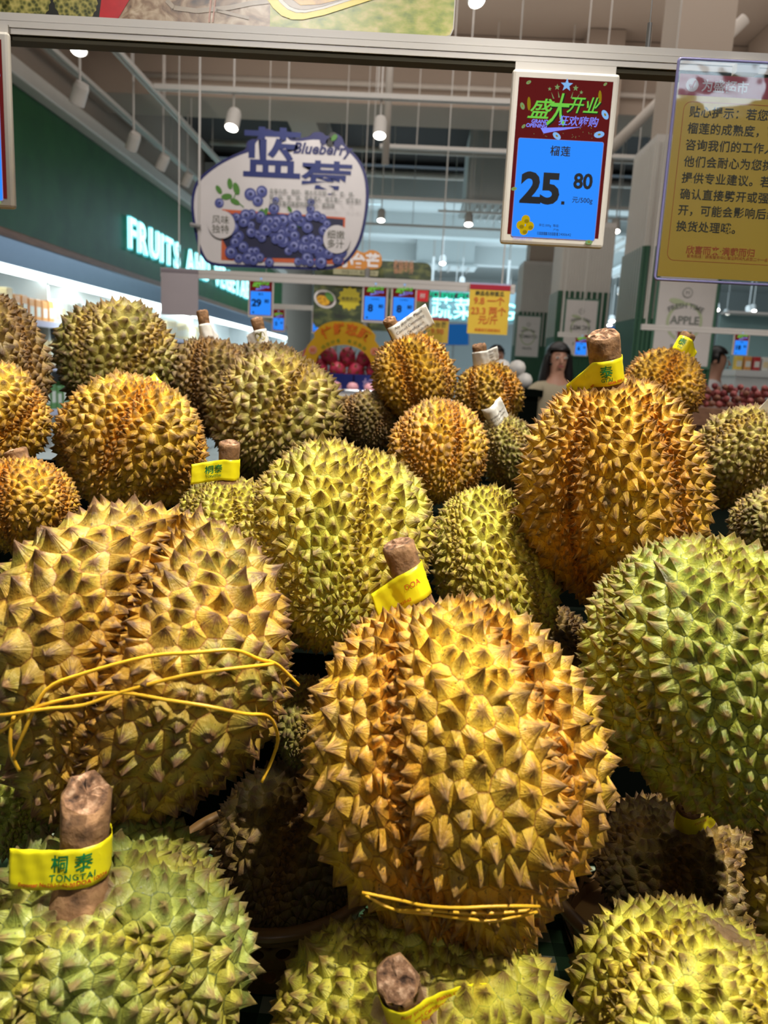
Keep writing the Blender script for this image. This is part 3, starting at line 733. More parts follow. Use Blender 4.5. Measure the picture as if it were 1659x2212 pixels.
stem_tag(0.013, 0.026, -120, 30, 'R', 0.050, TAG_Y, [(INK_R, TAGLINES[0], 0.052, 0.0075, 0.0046, {}), (INK_R, TAGLINES[1], 0.056, 0.0020, 0.0046, {}), (INK_R, TAGLINES[2], 0.056, -0.0035, 0.0046, {}), (INK_R, TAGLINES[3], 0.056, -0.0085, 0.0042, {}), (INK_R, 'Plant', 0.022, -0.002, 0.005, {}), (INK_R, 'Dept.', 0.022, -0.0075, 0.005, {})], droop=0.35, skew=-0.12, seed=6)
durian('yellow-green durian bottom right with a torn brown stem scar', 1490, 2200, 0.57, 262, 245, (0.34, 0.15, 0.92), 'lime', 16, spin=0.2, n=1089, groove=0.12)
durian('brownish golden durian cut by the right edge of the picture, lowest there', 1820, 1945, 0.60, 195, 215, (0.3, 0.5, 0.8), 'olive', 17, n=858)
durian('yellow-green durian with dark specks in the middle of the pile', 722, 1180, 0.80, 232, 268, (-0.1, 0.92, 0.45), 'lime', 18, spin=0.3, n=1732, groove=0.10, point=0.4, spine=0.95)
durian('tall golden durian upper right, thick stem with a yellow tag', 1325, 1088, 0.82, 215, 302, (-0.20, -0.16, 1), 'orange', 19, spin=0.9, n=1980, stem=(0.062, 0.0155, (-0.06, 0.0)), groove=0.13, point=0.95, spine=1.15, pw_=(1.35, 1.9))
stem_tag(0.026, 0.025, -40, 120, 'L', 0.030, TAG_Y, [(INK_G, '泰', 0.043, 0.002, 0.0125, dict(bold=0.014)), (INK_G, 'GTAI', 0.043, -0.0065, 0.0050, dict(bold=0.012)), (INK_R, 'Exporter No', 0.020, -0.0098, 0.0036, dict(bold=0.02)), (INK_R, 'DOA 1002', 0.052, -0.0095, 0.0036, dict(bold=0.02))], droop=0.75, skew=0.0, seed=2)
durian('long yellow-olive durian right of the middle, below the golden one', 1070, 1240, 0.86, 138, 218, (-0.35, 0.5, 1), 'lime', 20, spin=0.2, n=1419, groove=0.06, point=0.4)
durian('small golden durian in the middle behind the speckled one', 948, 975, 1.00, 112, 125, (-0.1, 0.7, 0.7), 'gold', 21, n=1029, detail=1, groove=0.08)
durian('olive green durian standing behind the speckled one, left of the middle', 597, 905, 1.15, 155, 152, (0.2, 0.8, 0.5), 'olive', 22, n=900, detail=1, groove=0.07, spine=1.05)
durian('round orange-yellow durian on the left with an orange split seam', 285, 965, 0.98, 172, 155, (0.25, 0.65, 0.7), 'gold', 23, spin=0.4, n=1115, detail=1, groove=0.10, stem=(0.03, 0.010, (0.3, 0)))
stem_tag(0.020, 0.012, -60, 60, 'L', 0.035, TAG_Y, [], droop=-0.3, seed=5)
durian('brown-olive durian behind the orange one, below the shelf light', 257, 785, 1.25, 138, 143, (0.1, 0.8, 0.5), 'olive', 24, n=900, detail=1, groove=0.08)
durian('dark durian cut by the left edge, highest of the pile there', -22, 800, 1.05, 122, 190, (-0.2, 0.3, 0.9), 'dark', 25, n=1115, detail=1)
durian('golden olive durian cut by the left edge, below the dark one', -25, 905, 0.90, 130, 130, (0.1, 0.8, 0.6), 'gold', 26, n=1029, detail=1)
durian('yellow durian cut by the left edge with a pale stem end', 45, 1090, 0.80, 125, 108, (-0.1, 0.3, 0.9), 'orange', 27, n=986, detail=1, stem=(0.018, 0.011, (-0.3, -0.2)))
durian('dark olive durian under a stem wrapped in plain white paper', 452, 835, 1.30, 108, 112, (-0.05, 0.1, 1), 'dark', 28, n=900, detail=1, stem=(0.058, 0.0095, (-0.18, 0)))
stem_tag(0.022, 0.024, -90, 90, 'R', 0.03, TAG_W, [], droop=0.5, seed=7)
durian('dark olive durian whose white tag shows a printed fruit', 572, 842, 1.36, 105, 112, (-0.05, 0.0, 1), 'dark', 29, n=900, detail=1, stem=(0.052, 0.0105, (-0.22, 0)))
stem_tag(0.018, 0.026, -50, 100, 'L', 0.018, TAG_W, [], droop=0.2, seed=9, shapes=[(INK_O, ell(0.0225, 0.002, 0.0052, 0.0068)), (INK_O, ell(0.0310, 0.002, 0.0052, 0.0068)), (INK_Y, ell(0.027, -0.003, 0.007, 0.004))])
durian('orange-brown durian with a large white text tag across its stem', 893, 822, 1.20, 92, 108, (-0.42, -0.1, 1), 'orange', 30, spin=0.8, n=1201, detail=1, stem=(0.040, 0.0095, (-0.15, 0)), groove=0.16, spine=1.15)
stem_tag(0.012, 0.034, -50, 20, 'R', 0.058, TAG_W, lines(INK_K, 0.036, 0.05, 0.011, 5, 0.0062), droop=-0.10, skew=0.0, curl=0.2, seed=10)
durian('small golden durian with a white paper tag standing off its stem', 1055, 862, 1.32, 75, 85, (-0.3, 0.0, 1), 'gold', 31, n=900, detail=1, stem=(0.040, 0.0120, (0.1, 0)))
stem_tag(0.016, 0.024, -80, 60, 'R', 0.026, TAG_W, lines(INK_K, 0.044, 0.02, 0.008, 4, 0.0042, words=['Please', 'Contact', 'Depart.', 'of Agri']), droop=-0.2, seed=11)
durian('olive durian left of the tall golden one, crumpled white tag on it', 1105, 985, 1.14, 75, 105, (-0.55, -0.40, 0.9), 'olive', 32, n=986, detail=1, stem=(0.022, 0.010, (0, 0)))
stem_tag(0.006, 0.060, -60, 60, 'R', 0.016, TAG_W, lines(INK_K, 0.018, 0.02, 0.012, 5, 0.0045), seed=12)
durian('golden durian behind the tall one, stem in a yellow tag', 1432, 838, 1.18, 92, 88, (0.35, 0.15, 1), 'orange', 33, n=986, detail=1, stem=(0.042, 0.0105, (0.12, 0)))
stem_tag(0.020, 0.024, -80, 60, 'R', 0.018, TAG_Y, [(INK_G, '泰', 0.013, 0.003, 0.012, dict(bold=0.014)), (INK_G, 'TAI', 0.013, -0.006, 0.005, dict(bold=0.02))], droop=0.5, seed=13)
durian('olive durian near the right edge with a white tag hanging on it', 1600, 992, 1.05, 108, 132, (0.33, -0.50, 0.8), 'olive', 34, n=986, detail=1, stem=(0.02, 0.010, (0, 0)))
stem_tag(0.006, 0.050, -40, 70, 'L', 0.02, TAG_W, [(INK_K, 'Exporter No.DU-1-62-201', 0.012, 0.0, 0.004, {})], seed=14, shapes=[(INK_Y, ell(0.028, -0.014, 0.007, 0.006)), (INK_O, ell(0.034, -0.016, 0.005, 0.007))])
durian('pale brown durian at the right edge above the green one', 1690, 1150, 0.90, 115, 95, (0.6, 0.4, 0.7), 'olive', 35, n=900, detail=1)
durian('small yellow-green durian with a yellow tag flag, behind the big left one', 492, 1118, 0.80, 112, 92, (0.0, -0.1, 1), 'lime', 36, n=943, detail=1, stem=(0.044, 0.0100, (0.05, 0.1)))
stem_tag(0.017, 0.021, -25, 110, 'L', 0.032, TAG_Y, [(INK_G, '桐泰', 0.022, 0.002, 0.009, dict(bold=0.014)), (INK_G, 'TONGTAI', 0.022, -0.005, 0.0036, dict(bold=0.01))], droop=0.25, seed=15)
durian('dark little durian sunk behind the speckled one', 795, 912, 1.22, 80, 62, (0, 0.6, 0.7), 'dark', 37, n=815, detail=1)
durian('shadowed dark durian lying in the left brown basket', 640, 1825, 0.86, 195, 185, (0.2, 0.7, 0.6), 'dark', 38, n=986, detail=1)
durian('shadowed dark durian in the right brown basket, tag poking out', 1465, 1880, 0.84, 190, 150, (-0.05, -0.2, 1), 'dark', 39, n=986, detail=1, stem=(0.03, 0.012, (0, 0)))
stem_tag(0.012, 0.024, -60, 60, 'R', 0.02, TAG_Y, [(INK_R, 'DOA 100', 0.03, 0.006, 0.004, {})], seed=16)
durian('small green durian squeezed between the two big front ones', 662, 1555, 0.77, 85, 105, (0.1, 0.6, 0.8), 'olive', 40, n=815, detail=1)
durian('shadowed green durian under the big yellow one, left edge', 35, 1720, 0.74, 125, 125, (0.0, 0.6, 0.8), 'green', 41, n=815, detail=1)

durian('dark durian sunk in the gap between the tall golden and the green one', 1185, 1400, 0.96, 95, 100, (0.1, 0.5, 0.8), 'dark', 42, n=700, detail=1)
# ------------------------------------------------------------------ the white rail over the durians and what hangs on it
YB = 1.16
zb0 = (P(700, 109, YB).z + P(100, 84, YB).z + P(1400, 145, YB).z)/3; zt0 = zb0 + 0.0268
OLIVE = plain('shadow_line_olive', srgb(62, 56, 34), rough=0.7)  # colour of the shadow line below the rail
rail = empty('sign_rail', (0.1, YB+0.015, zb0)); tag(rail, 'white aluminium sign rail running over the durians', 'rail')
rl = MB(); y0, y1 = -0.015, 0.015; X0, X1 = -1.2, 1.5; H_ = 0.0268
for (a, b, d) in ((0.0, 0.0070, 0.0), (0.0080, 0.0160, 0.0012), (0.0170, H_, 0.0)): rl.box(X0, X1, y0-d, y1, a, b)
rl.box(X0, X1, y0+0.002, y1, 0.0, H_); rl.build('profile', ALU, rail)
MB().box(X0+0.01, X1-0.01, y0+0.004, y1-0.003, -0.0065, -0.0002).build('under_shadow_strip', OLIVE, rail)  # dark strip put in for the shade under the rail
for u_ in (1410,):
    px = P(u_, 100, YB).x - 0.1
    MB().tube([(px, 0, H_), (px, 0, H_+0.036)], 0.0032, 10).build('cable_clamp', GREYM, rail); MB().tube([(px, 0, H_+0.03), (px, 0, 5.2-zb0)], 0.0008, 6).build('cable', GREYM, rail)
MB().tube([(-1.0, 0, H_), (-1.0, 0, 5.2-zb0)], 0.0008, 6).build('cable', GREYM, rail); MB().tube([(-1.0, 0, H_), (-1.0, 0, H_+0.036)], 0.0032, 10).build('cable_clamp', GREYM, rail)

def pframe(Y, u, v):
    """root location and a function pixel -> local panel coordinates on the plane y = Y"""
    o_ = P(u, v, Y); return o_, (lambda a, b: (P(a, b, Y).x - o_.x, P(a, b, Y).z - o_.z))
PM = frameM((0, 0, 0), (1, 0, 0), (0, 0, 1))
# price screens -----------------------------------------------------
S_RED = glow('screen_red', srgb(92, 26, 26), 1.0); S_BLUE = glow('screen_blue', srgb(48, 140, 255), 1.0); S_EDGE = glow('screen_pale', srgb(150, 140, 200), 0.8)
S_LIME = glow('screen_lime', srgb(112, 200, 72), 1.0); S_LILAC = glow('screen_lilac', srgb(128, 140, 255), 1.0); S_STAR = glow('screen_star', srgb(130, 180, 235), 1.0)
S_GREEN = glow('screen_pale_green', srgb(120, 150, 96), 1.0); S_SHADE = glow('screen_dark_green', srgb(30, 40, 30), 1.0); S_GOLD = glow('screen_gold', srgb(190, 160, 10), 1.0); S_OLIVE = glow('screen_olive', srgb(140, 120, 20), 1.0)
BLACK = plain('screen_black', srgb(12, 14, 20), rough=0.4, spec=0.2)
def price_screen(name, label, Y, u, v, w, h, price, cents, title='榴莲', full=True, group=None, ry=0.0):
    """w, h: outer size (m); (u, v) pixel of its centre"""
    c = P(u, v, Y); o = empty(name, c); tag(o, label, 'price screen', group)
    t = 0.012; B = MB().bbox(-w/2, w/2, -t/2, t/2, -h/2, h/2, 0.0045*w/0.16); B.build('case', WHITE, o)
    d = t/2; sx, sy = w*0.4395, h*0.452; s = w/0.16
    pn = Panel(PM); e = 0.0004*max(1, Y/1.2); T = lambda m, t_, x_, y_, hgt, z, **k_: pn.text(m, t_, x_*s, y_*s, hgt*s, d+z*e, **k_)
    pn.poly(S_RED, [(-sx, -sy+0.002*s), (sx, -sy+0.002*s), (sx, sy), (-sx, sy)], d+e)
    by1, by0 = .0277*s, -.1135*s
    pn.poly(S_EDGE, rrect(-.0648*s, .0648*s, by0-0.0006*s, by1+0.0006*s, 0.003*s), d+2*e); pn.poly(S_BLUE, rrect(-.064*s, .064*s, by0, by1, 0.0028*s), d+3*e)
    T(BLACK, price, -.026, -.0420, .0600, 4, bold=.038, sx=1.06, spacing=.93); T(BLACK, cents, .0385, -.0290, .0300, 4, bold=.032, sx=.98, spacing=.98)
    if full: pn.poly(BLACK, [(.0080*s, -.0640*s), (.0130*s, -.0640*s), (.0130*s, -.0592*s), (.0080*s, -.0592*s)], d+4*e)
    T(BLACK, title, 0.0, .0120, .0150 if len(title) < 3 else .0105, 4, bold=.018, spacing=1.12)
    for (m, dx, dy, z, bb) in ((S_SHADE, .0012, -.0012, 4, .03), (S_LIME, 0, 0, 5, .012)):
        T(m, '盛', -.0345+dx, .0700+dy, .0300, z, bold=bb, shear=.35, sx=1.10); T(m, '开业', .0290+dx, .0775+dy, .0245, z, bold=bb, shear=.3, sx=.98); T(m, '大', -.0085+dx, .0695+dy, .0480, z+.5, bold=bb*1.3, shear=.3, sx=.62)
    T(S_LILAC, '狂欢嗨购', .0235, .0550, .0150, 6, bold=.008, shear=.2)
    pn.poly(S_LILAC, [(-.033*s, .0430*s), (.030*s, .0475*s), (-.010*s, .0395*s), (-.0275*s, .0355*s)], d+5*e)
    pn.poly(S_STAR, star(.001*s, .1040*s, .0095*s, .0040*s), d+5*e)
    if full:
        for (a, b, r_) in ((-.013, .1005, .0045), (.0145, .1005, .0045), (-.0240, .0975, .003), (.0235, .0950, .003)): pn.poly(S_GREEN, star(a*s, b*s, r_*s, r_*.42*s), d+5*e)
        for (a, b) in ((-.017, .0885), (-.009, .0905), (.009, .0905), (.017, .0885)): pn.poly(S_GREEN, [(a*s-.0008*s, b*s-.004*s), (a*s+.0012*s, b*s-.004*s), (a*1.25*s, b*s+.005*s)], d+4.5*e)
        T(S_LILAC, 'GRAND', -.0345, .0520, .0072, 5, bold=.03, shear=.15); T(S_LILAC, 'OPENING', -.0390, .0460, .0072, 5, bold=.03, shear=.15)
        for (a, b, rot, k) in ((-.0560, .105, .5, .9), (-.0625, .072, 2.0, 1.2), (.062, .066, 2.2, 1.7), (.056, .038, .2, 1.8), (-.0585, .0440, .8, .8), (-.0075, .0330, -.6, 1.6), (.058, .108, .7, .7), (-.0655, -.045, .2, 1.0), (.056, -.1165, 0, 1.3)):
            pn.poly(S_STAR if k > 1.5 else S_GREEN, ell(a*s, b*s, .0044*k*s, .0026*k*s, 12, rot), d+5*e); pn.poly(S_OLIVE, ell(a*s, b*s, .0014*k*s, .0008*k*s, 8, rot), d+5.5*e)
        for (a, b) in ((-.0530, .0760), (.0520, .0900)): pn.poly(S_OLIVE, ell(a*s, b*s, .0026*s, .0095*s, 14, .1), d+3.5*e)
        r2 = random.Random(3)
        for _ in range(34): pn.poly(S_GREEN, ell(r2.uniform(-.058, .06)*s, r2.uniform(.031, .047)*s, .0005*s, .0005*s, 5), d+4*e)
        T(BLACK, '元/500g', .0400, -.0570, .0098, 4, bold=.01)
        for (a, b) in ((-.0440, -.0885), (-.0510, -.0970), (-.0370, -.0975), (-.0455, -.1045)): pn.poly(S_GOLD, ell(a*s, b*s, .0066*s, .0068*s, 16), d+4*e); pn.poly(S_OLIVE, ell(a*s+.0016*s, b*s-.0022*s, .0036*s, .0030*s, 12), d+4.3*e)
        T(BLACK, '单位:500g  等级:', -.0075, -.0955, .0046, 4); T(BLACK, '产地:', .0040, -.1012, .0042, 4)
        xx = -.0245
        while xx < .0070: w_ = r2.choice((.0005, .0009, .0014)); pn.poly(BLACK, [(xx*s, -.1098*s), ((xx+w_)*s, -.1098*s), ((xx+w_)*s, -.1050*s), (xx*s, -.1050*s)], d+4*e); xx += w_ + r2.choice((.0006, .001))
        T(BLACK, '2400642', .0180, -.1073, .0056, 4); T(S_LILAC, '价格举报电话 12315', -.046, -.1162, .0034, 4)
    else:
        pn.poly(BLACK, ell(-.045*s, -.1*s, .006*s, .006*s, 10), d+4*e)
    pn.build('screen_print', o); return o
w1 = (P(1324, 345, YB-0.012).x - P(1094, 345, YB-0.012).x); h1 = P(1225, 155, YB-0.012).z - P(1190, 533, YB-0.012).z
PS_NEAR = []
o = price_screen('price_screen', 'white-framed price screen showing 25.80 over a blue panel', YB-0.012, 1208, 345, w1, h1, '25', '80')
MB().box(-w1/2+0.004, w1/2-0.004, 0.004, 0.0075, h1/2-0.01, h1/2+0.012).build('hanger_plate', ALU, o); PS_NEAR.append(o)
o = price_screen('price_screen', 'white-framed price screen cut off by the left edge, hung on the near rail', YB-0.012, 46-118, 268, w1, h1, '19', '80', title='山竹')
MB().box(-w1/2+0.004, w1/2-0.004, 0.004, 0.0075, h1/2-0.01, h1/2+0.012).build('hanger_plate', ALU, o); PS_NEAR.append(o)

# printed banner standing on the rail --------------------------------
o_, q = pframe(YB+0.006, 400, 30); bn = empty('banner', (o_.x, o_.y, zt0)); tag(bn, 'printed banner board on the near rail, durians, bare ground and grass', 'banner')
q0 = lambda u, v: (P(u, v, YB+0.006).x - o_.x, P(u, v, YB+0.006).z - zt0)
xL, xR, HB = q0(-150, 40)[0], q0(981, 60)[0], 0.26
MB().prism([(xL, 0.0), (xR-0.012, 0.0), (xR-0.004, 0.003), (xR, 0.012), (xR, HB), (xL, HB)], -0.004, 0.0, M=PM).build('board', WHITE, bn)
GRASS = noisy('print_grass', [(0.30, srgb(112, 138, 40)), (0.48, srgb(170, 178, 66)), (0.62, srgb(206, 196, 110)), (0.75, srgb(222, 206, 150))], scale=50, detail=5, rough=0.3, stretch=(1, 1, 1.8))
GROUND = noisy('print_ground', [(0.30, srgb(70, 52, 40)), (0.45, srgb(150, 118, 88)), (0.60, srgb(196, 172, 142)), (0.75, srgb(226, 210, 186))], scale=42, detail=6, rough=0.3, dist=1.2)
DPRT = noisy('print_durian', [(0.0, srgb(30, 34, 14)), (0.35, srgb(96, 98, 40)), (0.7, srgb(170, 160, 84)), (1.0, srgb(200, 186, 110))], scale=190, rough=0.3, kind='voro')
PRED = plain('print_red', srgb(200, 20, 30), rough=0.3, noise=0.2, nscale=90); PYEL = plain('print_yellow', srgb(250, 222, 20), rough=0.3); PWHT = plain('print_white', srgb(226, 222, 210), rough=0.3)
PMAN = noisy('print_mango', [(0.3, srgb(150, 96, 30)), (0.6, srgb(222, 168, 40)), (0.8, srgb(240, 200, 90))], scale=40, rough=0.3); PDRK = plain('print_dark', srgb(26, 26, 18), rough=0.3)
pn = Panel(PM); e = 0.0004
def Q(pts): return [q0(a, b) for a, b in pts]
xG = q0(585, 40)[0]; xM = q0(262, 40)[0]
pn.poly(GROUND, [(xM, 0.0012), (xG, 0.0012), (xG, HB-.002), (xM+.04, HB-.002)], e); pn.poly(PDRK, [(xL+.002, 0.0012), (xM, 0.0012), (xM+.03, HB-.002), (xL+.002, HB-.002)], e)
pn.poly(GRASS, [(xG, 0.0012), (xR-.013, 0.0012), (xR-.005, .004), (xR-.0015, .012), (xR-.0015, HB-.002), (xG, HB-.002)], e)
for (a, b, r_) in ((-90, 10, 45), (-10, 12, 40), (66, 5, 48), (172, 8, 42), (30, -60, 50), (120, -60, 50), (210, -55, 40), (-60, -70, 45)):
    x_, z_ = q0(a, b); R_ = r_*YB/F_PX; z_ = max(z_, 0.0014 + R_*0.55)
    pts = [(x_ + R_*math.cos(t)*(1+.06*(i % 2)), max(0.0013, z_ + R_*math.sin(t)*(1+.06*(i % 2)))) for i, t in enumerate([2*PI*i/44 for i in range(44)])]; pn.poly(DPRT, pts, 2*e)
pn.poly(PRED, [(q0(222, 40)[0], .0013), (q0(262, 40)[0], .0013), (q0(290, 0)[0], .03), (q0(330, -60)[0], .09), (q0(238, -60)[0], .09), (q0(228, 0)[0], .03)], 2.5*e)
WRD = plain('print_branch', srgb(176, 160, 140), rough=0.3, noise=0.25, nscale=60); TWG = plain('print_twig', srgb(190, 130, 104), rough=0.3)
def stroke(mat, pts, w, z):
    for (a, b) in zip(pts[:-1], pts[1:]):
        a = Vector(a); b = Vector(b); n_ = Vector((b.y-a.y, a.x-b.x)).normalized()*w/2; pn.poly(mat, [a+n_, b+n_, b-n_, a-n_], z)
stroke(WRD, Q([(365, 8), (380, 24), (430, 30), (500, 22), (545, 12), (600, 5)]), .006, 3*e); stroke(WRD, Q([(470, 28), (540, 44)]), .004, 3*e)
stroke(TWG, Q([(455, 54), (458, 20), (462, -30)]), .0022, 3.5*e); stroke(TWG, Q([(463, 54), (468, 10), (470, -30)]), .0018, 3.5*e)
ring_ = [(545, -60), (575, -2), (592, 22), (610, 38), (632, 46), (655, 46), (700, 36), (820, -4), (960, -60)]
cx_0, cz_0 = q0(700, -60)
inner = Q(ring_); k_ = lambda s: [(cx_0 + (a-cx_0)*s, cz_0 + (b-cz_0)*s) for a, b in inner]
pn.poly(PYEL, k_(1.0), 4*e); pn.poly(PWHT, k_(.86), 5*e); pn.poly(WRD, k_(.80), 6*e); pn.poly(PMAN, [q0(a, b) for a, b in ((610, -50), (628, 0), (650, 16), (690, 14), (770, -6), (800, -50))], 7*e)
pn.build('print', bn)

# yellow notice in a clear sleeve ------------------------------------
YN = YB-0.030
o_, q0 = pframe(YN, 1560, 365); nt_ = empty('notice', o_); tag(nt_, 'yellow notice in a clear plastic sleeve, red header, Chinese text', 'notice')
xl, xr = q0(1444, 365)[0], q0(1444, 365)[0] + 0.232; zt, zbm = q0(1530, 122)[1], q0(1545, 607)[1]
NY = plain('notice_yellow', srgb(236, 198, 66), rough=0.4, noise=0.02); NR = plain('notice_red', srgb(176, 26, 50), rough=0.4); NK = plain('notice_ink', srgb(66, 66, 40), rough=0.5); NO = plain('notice_orange', srgb(214, 106, 40), rough=0.5)
MB().prism([(xl+.004, zbm+.0045), (xr-.004, zbm+.0045), (xr-.004, zt-.018), (xl+.004, zt-.018)], -0.0006, 0, M=PM).build('paper', NY, nt_)
pn = Panel(PM); e = .0003; xs = xl + .0055
pn.poly(NR, [(xl+.004, zt-.0445), (xr-.004, zt-.0445), (xr-.004, zt-.018), (xl+.004, zt-.018)], e)
LOGO = plain('notice_pale', srgb(226, 214, 214), rough=0.4)
pn.poly(LOGO, ell(xl+.022, zt-.0315, .0085, .0085, 28), 2*e); pn.text(NR, '√', xl+.022, zt-.0315, .014, 3*e, bold=.03); pn.text(LOGO, '为盛超市', xl+.035, zt-.0315, .0160, 2*e, align='LEFT', bold=.02)
R_ = rrect(xl+.014, xr-.014, zbm+.0265, zt-.052, .010); R2 = rrect(xl+.0147, xr-.0147, zbm+.0272, zt-.0527, .0095)
for i in range(len(R_)): j = (i+1) % len(R_); pn.poly(NO, [R_[i], R_[j], R2[j], R2[i]], e)
txt = ['贴心提示：若您不确定', '榴莲的成熟度，可以', '咨询我们的工作人员，', '他们会耐心为您挑选并', '提供专业建议。若未经', '确认直接劈开或强行剥', '开，可能会影响后续退', '换货处理哦。']
for i, t_ in enumerate(txt): pn.text(NK, t_, xl+.0225, zt-.0645 - i*.0212, .0150, 2*e, align='LEFT', bold=.012, spacing=1.07)
pn.text(NO, '欣喜而来·满载而归', xl+.040, zbm+.0420, .0118, 2*e, align='LEFT', bold=.015)
pn.text(NO, '服务热线：顾客服务中心营业时间九点至二十一点', xl+.042, zbm+.0335, .0052, 2*e, align='LEFT')
pn.build('print', nt_)
def clear(name, tint, rough, bump):
    m, nt, out = newmat(name); L = nt.links.new
    tr = N(nt, 'BsdfTransparent'); tr.inputs[0].default_value = rgba(tint); gl = N(nt, 'BsdfGlossy'); gl.inputs['Roughness'].default_value = rough
    fr = N(nt, 'Fresnel'); fr.inputs[0].default_value = 1.5; mr_ = N(nt, 'MixShader'); tc = N(nt, 'TexCoord'); no = N(nt, 'TexNoise'); no.inputs['Scale'].default_value = 14; no.inputs['Detail'].default_value = 2
    L(tc.outputs['Object'], no.inputs[0]); bp = N(nt, 'Bump'); bp.inputs['Strength'].default_value = bump; bp.inputs['Distance'].default_value = 0.004; L(no.outputs['Fac'], bp.inputs['Height'])
    L(bp.outputs[0], gl.inputs['Normal']); L(fr.outputs[0], mr_.inputs[0]); L(tr.outputs[0], mr_.inputs[1]); L(gl.outputs[0], mr_.inputs[2]); L(mr_.outputs[0], out.inputs[0]); return m
CLEAR = clear('clear_sleeve', (0.97, 0.97, 0.99), 0.06, 0.5); EDGE = plain('sleeve_edge', srgb(128, 126, 176), rough=0.2)
MB().prism(rrect(xl, xr, zbm, zt, .004), .0018, .0022, M=PM).build('sleeve', CLEAR, nt_)
R_ = rrect(xl, xr, zbm, zt, .004); R_.append(R_[0]); MB().tube([PM @ Vector((a, b, .001)) for a, b in R_], .0021, 6, caps=False).build('sleeve_edge', EDGE, nt_, smooth=True)
MB().prism([(xl+.08, zt-.012), (xl+.11, zt-.012), (xl+.11, zt+.0005), (xl+.08, zt+.0005)], -.017, -.0005, M=PM).build('clip', ALU, nt_)

# the near rail runs slightly away towards its right end
_yaw = Matrix.Translation((-0.05, YB, 0)) @ Matrix.Rotation(math.radians(1.7), 4, 'Z') @ Matrix.Translation((0.05, -YB, 0))
for _o in (rail, bn, nt_) + tuple(PS_NEAR): _o.matrix_basis = _yaw @ _o.matrix_basis
# yellow elastic cord round the big left durian ------------------------
CORD = plain('elastic_yellow', srgb(246, 190, 50), rough=0.4, noise=0.05)
def cord(label, pts, r=0.0013, flat=1.0):
    """pts: (u, v, depth)"""
    P3 = [PD(u, v, d) for u, v, d in pts]; c = sum(P3, Vector())/len(P3); o = MB(); sm = []
    for i in range(len(P3)-1):
        p0, p1, p2, p3 = P3[max(i-1, 0)], P3[i], P3[i+1], P3[min(i+2, len(P3)-1)]
        for k in range(4):
            t = k/4; sm.append(0.5*((2*p1) + (p2-p0)*t + (2*p0-5*p1+4*p2-p3)*t*t + (3*p1-p0-3*p2+p3)*t**3) - c)
    sm.append(P3[-1]-c); o.tube(sm, r, 7); q_ = o.build('elastic_cord', CORD, None, smooth=True); q_.location = c; return tag(q_, label, 'elastic cord', 'yellow elastic cords round the durians')
# ------------------------------------------------------------------ columns with ribbed cladding and posters
COLP = plain('column_paint', srgb(196, 190, 184), rough=0.7); RIBP = plain('rib_pale', srgb(188, 184, 176), rough=0.5); RIBG = plain('rib_green', srgb(40, 84, 58), rough=0.45); PANG = plain('panel_green', srgb(30, 76, 56), rough=0.4)
def column(xr, Y, w=0.58, hz=(1.86, 2.38)):
    o = empty('column', (xr - w/2, Y + w/2, 0)); o['kind'] = 'structure'; z1, z2 = hz; h = w/2
    MB().box(-h, h, -h, h, 0, 3.15).build('core', COLP, o); MB().box(-.2, .2, -.2, .2, 3.151, 5.19).build('upper_core', CEIL, o)
    n = 18; p = w/n
    for i in range(n):
        x = -h + (i+0.5)*p
        for (nm, za, zb_, m, d, ww) in (('upper_slat', z2, 3.10, RIBP, 0.010, 0.38), ('middle_slat', z1, z2, RIBP if i % 2 else RIBG, 0.018, 0.36), ('lower_slat', 0.1, z1, RIBG, 0.016, 0.42)):
            MB().add([(x-ww*p, -h, za), (x-ww*p*0.6, -h-d, za), (x+ww*p*0.6, -h-d, za), (x+ww*p, -h, za), (x-ww*p, -h, zb_), (x-ww*p*0.6, -h-d, zb_), (x+ww*p*0.6, -h-d, zb_), (x+ww*p, -h, zb_)],
                     [(0, 1, 5, 4), (1, 2, 6, 5), (2, 3, 7, 6), (0, 3, 2, 1), (4, 5, 6, 7)]).build(nm, m, o)
            if nm != 'upper_slat' or i % 2 == 0:
                MB().add([(-h, x-ww*p, za), (-h-d, x-ww*p*0.6, za), (-h-d, x+ww*p*0.6, za), (-h, x+ww*p, za), (-h, x-ww*p, zb_), (-h-d, x-ww*p*0.6, zb_), (-h-d, x+ww*p*0.6, zb_), (-h, x+ww*p, zb_)],
                         [(4, 5, 1, 0), (5, 6, 2, 1), (6, 7, 3, 2), (1, 2, 3, 0), (7, 6, 5, 4)]).build(nm, m, o)
    MB().box(-h-0.004, h+0.004, -h-0.004, -h+0.02, 0.05, z1-0.001).box(-h-0.004, -h+0.02, -h, h, 0.05, z1-0.001).build('green_panel', PANG, o)
    MB().box(-h-0.004, h+0.004, -h-0.004, -h+0.02, z1+0.001, z2).build('rib_backing', PANG, o)
    return o
for (ur, Y) in ((1545, 6.0), (1311, 9.3), (1201, 12.6)):
    column(P(ur, 700, Y).x, Y)
POSTW = plain('poster_white', srgb(206, 200, 196), rough=0.5); POSTG = plain('poster_grey_print', srgb(120, 122, 116), rough=0.6); POSTA = plain('poster_pale_green', srgb(176, 186, 150), rough=0.6); PFR = plain('poster_frame_green', srgb(70, 110, 90), rough=0.4)
